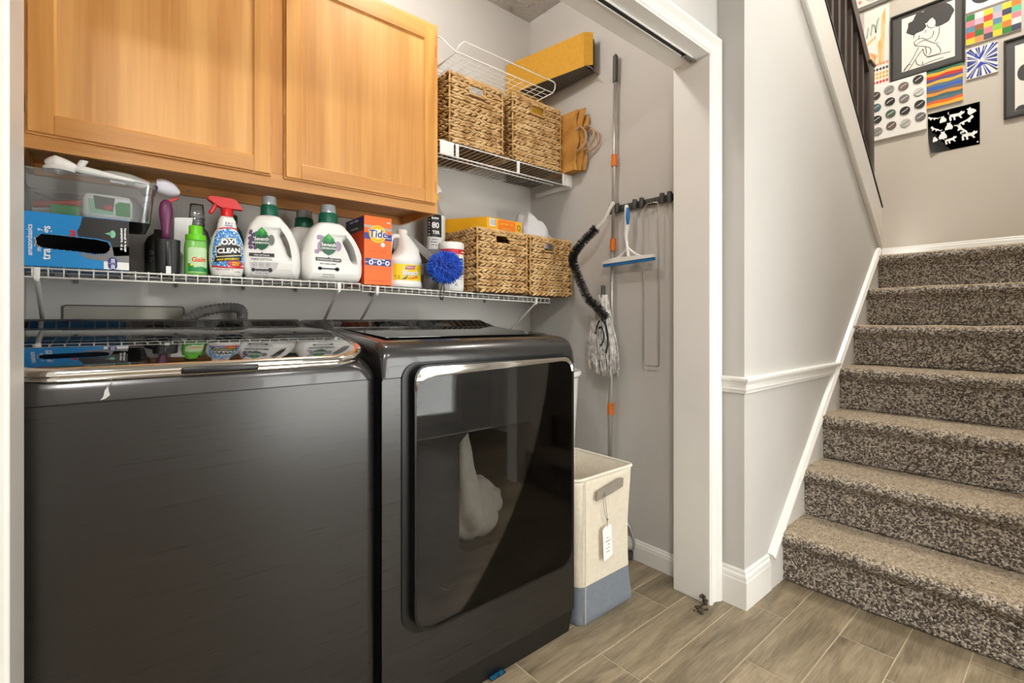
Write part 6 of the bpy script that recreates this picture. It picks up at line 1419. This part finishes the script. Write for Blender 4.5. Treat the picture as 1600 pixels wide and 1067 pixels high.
# sheet with child's drawing
t = art('child_drawing', 'cream sheet with orange crayon strokes and rows of stamped dots')
panel('sheet', CREAM, t, 1.060, 0.912, 2.745, 3.318, 0.0005, 0.0016)
OCH = mat('orange_crayon', (222,170,84), 0.8, rgb2=(232,206,160), vscale=50, stretch=(1,1,0.15)); PKR = mat('coral_crayon', (232,140,112), 0.8); SAGE = mat('sage_crayon', (166,178,160), 0.8)
decal('crayon_patch', OCH, t, ax(0.0020), [poly_geo([(0.975,2.90),(0.945,2.90),(0.930,3.30),(0.955,3.25),(0.960,3.10),(0.980,3.05)]), poly_geo([(1.050,2.90),(1.000,2.85),(0.985,2.98),(1.040,3.02)]), poly_geo([(1.050,3.08),(0.990,3.12),(0.990,3.10),(1.050,3.06)])])
decal('crayon_letter', SAGE, t, ax(0.0024), [stroke_geo([(1.045,3.12),(1.035,3.20),(1.020,3.13),(1.010,3.21),(0.998,3.20),(0.990,3.14),(0.980,3.22),(0.972,3.24)], 0.012)])
decal('crayon_mark', PKR, t, ax(0.0024), [stroke_geo([(1.040,2.97),(1.015,3.00),(0.995,2.955),(0.975,2.97)], 0.008)])
for k, (zz, m) in enumerate(((2.905,PKR),(2.868,CHAR),(2.835,mat('mustard_dot',(220,178,70),0.8)),(2.808,mat('mustard_dot',(220,178,70),0.8)),(2.775,RED))):
    for j in range(5): decal('stamped_dot', m, t, ax(0.0022), [poly_geo(ell(1.000-0.019*j, zz, 0.0075, 0.010, 12))])
# picture above with pale frame
t = art('pale_framed_drawing', 'grey framed white drawing above the crayon sheet')
b = B(); ring_prism(b, [(0.80,3.335),(1.14,3.335),(1.14,3.70),(0.80,3.70)], [(0.82,3.362),(1.12,3.362),(1.12,3.68),(0.82,3.68)], ax(0.018), ax(0.0005)); obj('frame', b, mat('pewter_frame', (126,122,116), 0.4), t)
panel('paper', CREAM, t, 1.12, 0.82, 3.362, 3.68, 0.001, 0.006); decal('pencil_line', PRG, t, ax(0.0066), [stroke_geo(ell(1.00,3.43,0.05,0.05,24), 0.003), stroke_geo(ell(1.00,3.43,0.034,0.03,24), 0.003)]); decal('coral_mark', PKR, t, ax(0.0066), [poly_geo(ell(1.085,3.405,0.010,0.012))])
# canvas with dark round shape
t = art('round_shape_canvas', 'white canvas with one large black round shape above the patchwork canvas')
panel('canvas', CANV, t, 0.505, 0.26, 3.040, 3.36, 0.0005, 0.018); decal('black_round', PRK, t, ax(0.0186), [poly_geo(ell(0.420,3.135,0.062,0.064))])
# patchwork canvas
t = art('patchwork_canvas', 'canvas painted in a patchwork of bright coloured rectangles')
panel('canvas', CANV, t, 0.506, 0.258, 2.832, 3.022, 0.0005, 0.016)
colr = {'y':(250,196,30),'o':(248,116,24),'r':(236,62,26),'g':(24,118,44),'p':(248,122,140),'b':(84,128,154),'n':(46,50,78),'w':(222,220,214),'l':(198,170,186),'c':(84,186,140),'k':(70,66,84),'e':(146,86,32),'m':(126,190,62),'s':(152,172,184),'a':(250,142,84)}
PM = {k: mat('patch_'+nm, c, 0.6) for (k, c), nm in zip(colr.items(), ('golden','orange','red','green','pink','slate','navy','white','lilac','seafoam','dusk','brown','lime','steel','apricot'))}
colsP = ('gpbry', 'wleega'[:5], 'yryppk'[:5], 'slbmy', 'yynog'[:5], 'ocpwk')
colsP = ('gpbry', 'wlega', 'yrypk', 'slbmy', 'ynyog', 'ocpwn')
wpc = (0.506-0.258)/6
for i, colm in enumerate(colsP):
    sh = 0.0
    for j, ch in enumerate(colm):
        zt = 3.021-0.0377*j; y1 = 0.5055-wpc*i
        decal('colour_patch', PM[ch], t, ax(0.0164), [poly_geo([(y1,zt),(y1-wpc,zt+0.002*math.sin(i*3+j)),(y1-wpc,zt-0.0377),(y1,zt-0.0377)])])
# blue and white ray canvas
t = art('ray_canvas', 'small canvas of blue and white rays bursting from its middle')
panel('canvas', CANV, t, 0.503, 0.359, 2.609, 2.801, 0.0005, 0.014)
RB = mat('ray_blue', (30,62,168), 0.6); RK = mat('ray_indigo', (60,64,104), 0.6); c0 = Vector((0.436, 2.712)); rnd = random.Random(4)
rays = []
for k in range(44):
    a = 2*PI*k/44+0.02; L = 0.14
    d = Vector((math.cos(a), math.sin(a)))
    lim = min(((0.502-c0.x)/d.x if d.x > 0 else (0.360-c0.x)/d.x) if abs(d.x) > 1e-6 else 9, ((2.800-c0.y)/d.y if d.y > 0 else (2.610-c0.y)/d.y) if abs(d.y) > 1e-6 else 9)
    e = c0+d*lim; s = Vector((-d.y, d.x))*0.0058*rnd.uniform(0.7,1.2)
    f0 = c0+d*0.012
    rays.append((poly_geo([tuple(f0), tuple(e-s-d*0.002), tuple(e+s-d*0.002)]), k))
decal('ray', RB, t, ax(0.0145), [r for r, k in rays if k % 3 == 0]); decal('ray', RK, t, ax(0.0145), [r for r, k in rays if k % 3 == 1])
decal('ray_core', RB, t, ax(0.0147), [poly_geo([(c0.x+0.030,2.742),(c0.x+0.004,2.716),(c0.x-0.020,2.765),(c0.x-0.006,2.770),(c0.x+0.010,2.735),(c0.x+0.024,2.770)]), poly_geo([(c0.x+0.024,2.660),(c0.x+0.002,2.705),(c0.x-0.034,2.672),(c0.x-0.012,2.680)])])
# striped canvas
t = art('striped_canvas', 'canvas of wavy horizontal stripes in orange, teal and blue')
panel('canvas', CANV, t, 0.707, 0.521, 2.487, 2.735, 0.0005, 0.016)
cols = [(40,110,80),(244,168,32),(196,42,30),(76,72,130),(244,176,50),(84,112,122),(46,92,186),(108,100,96),(226,146,46),(58,98,100),(84,112,122),(236,98,26),(250,176,40)]
for k, c in enumerate(cols):
    za, zb_ = 2.735-0.248*k/13, 2.735-0.248*(k+1)/13; n = 12
    up = [(0.707-0.186*i/n, min(2.735, za+0.003*math.sin(i*0.8+k)) if k else 2.735) for i in range(n+1)]; dn = [(0.707-0.186*i/n, zb_+0.003*math.sin(i*0.8+k+1) if k < 12 else 2.487) for i in range(n+1)]
    decal('paint_stripe', mat('stripe_paint_%s' % ('abcdefghijklm'[k]), c, 0.55), t, ax(0.0163), [poly_geo(up+dn[::-1])])
# canvas with painted discs
t = art('disc_canvas', 'white canvas set with rows of painted round discs')
panel('canvas', CANV, t, 1.010, 0.703, 2.352, 2.738, 0.0005, 0.024)
tone = [(60,56,54),(150,148,144),(120,100,92),(44,42,40),(70,96,106),(40,38,36),(120,116,112),(206,204,198),(38,36,34),(72,92,76),(34,32,30),(44,40,38),(150,146,142),(104,88,82),(188,186,180),(110,106,104)]
for i in range(4):
    for j in range(4):
        y, z = 0.985-0.0800*i-0.004*j, 2.672-0.0865*j+(0.012 if i % 2 else 0)+0.006*i
        b = B(); loft(b, [[Vector((EX-d, y+r*math.cos(a), z+r*0.95*math.sin(a))) for a in [2*PI*k/22 for k in range(22)]] for d, r in ((0.0242,0.0275),(0.030,0.0290),(0.0325,0.0275))])
        o = obj('painted_disc', b, mat('disc_paint_%s' % ('abcdefghijklmnop'[i*4+j]), tone[(i+4*j) % 16], 0.4), t, angle=40)
        decal('disc_swirl', PRW if tone[(i+4*j) % 16][0] < 140 else CHAR, o, ax(0.0329), [stroke_geo([(y+0.018, z-0.010), (y+0.004, z-0.002+0.004*math.sin(i+j)), (y-0.018, z+0.010)], 0.0035)])
# cat silhouette sheet with curled corner
t = art('cat_sheet', 'black sheet covered in white cat silhouettes with a curled lower corner')
SHK = mat('black_sheet', (44,40,37), 0.5)
def sheet_pt(y, z):
    """lower corner on the viewer's left curls away from the wall"""
    k = max(0.0, ((y-0.62)/0.08)*0.6+((2.30-z)/0.13)*0.6-0.35); return Vector((EX-0.003-0.030*k*k, y-0.030*k*k, z))
b = B(); N = 22; G = {}
for i in range(N+1):
    for j in range(N+1): G[i,j] = b.verts.new(sheet_pt(0.698-0.256*i/N, 2.180+0.272*j/N))
for i in range(N):
    for j in range(N): b.faces.new((G[i,j], G[i+1,j], G[i+1,j+1], G[i,j+1]))
bmesh.ops.solidify(b, geom=b.faces[:], thickness=0.0008); obj('sheet', b, SHK, t)
sit = [(-0.4,-0.5),(0.35,-0.5),(0.42,-0.2),(0.3,0.1),(0.16,0.22),(0.22,0.5),(0.08,0.42),(-0.06,0.42),(-0.2,0.5),(-0.18,0.22),(-0.32,0.0),(-0.42,-0.25)]
walk = [(-0.5,0.55),(-0.58,0.35),(-0.46,0.18),(-0.3,0.2),(0.2,0.18),(0.36,0.34),(0.4,0.22),(0.56,0.24),(0.52,0.05),(0.38,0.0),(0.3,-0.12),(0.42,-0.3),(0.3,-0.34),(0.16,-0.1),(-0.06,-0.06),(-0.04,-0.36),(-0.16,-0.36),(-0.2,-0.08),(-0.34,-0.02),(-0.3,-0.34),(-0.44,-0.36),(-0.48,-0.02),(-0.42,0.1),(-0.5,0.3)]
stretch = [(-0.7,-0.1),(-0.45,-0.16),(-0.3,-0.02),(0.1,0.12),(0.34,0.3),(0.44,0.44),(0.56,0.34),(0.58,0.2),(0.4,0.08),(0.36,-0.16),(0.26,-0.16),(0.2,-0.02),(-0.02,-0.06),(0.0,-0.26),(-0.12,-0.28),(-0.2,-0.12),(-0.42,-0.26),(-0.68,-0.2)]
cats = [(0.115,0.865,0.17,stretch,0.1,-1),(0.30,0.79,0.15,sit,0.1,1),(0.56,0.80,0.26,walk,0.0,1),(0.83,0.84,0.17,sit,0.5,-1),(0.42,0.59,0.17,sit,0.0,1),(0.72,0.61,0.26,stretch,0.0,1),(0.16,0.58,0.18,stretch,-0.2,-1),(0.30,0.40,0.18,sit,0.0,-1),(0.69,0.42,0.25,stretch,-0.5,-1),(0.45,0.24,0.21,walk,0.15,1),(0.80,0.26,0.26,walk,0.0,1),(0.14,0.34,0.12,sit,0.2,1)]
for s, q, sz, sh, rot, flip in cats:
    L = 0.262*sz*1.08
    pts = xf(([(x*flip, z) for x, z in sh], None), 0, 0, rot)[0]
    decal('cat_silhouette', PRW, t, lambda y, z: sheet_pt(y, z)+Vector((-0.0012,0,0)), [poly_geo([(0.698-0.256*s-x*L, 2.180+0.272*q+z*L) for x, z in pts])], 0.02)
decal('signature_dot', PRW, t, lambda y, z: sheet_pt(y, z)+Vector((-0.0012,0,0)), [poly_geo(ell(0.452, 2.197, 0.0045, 0.0045, 12))])
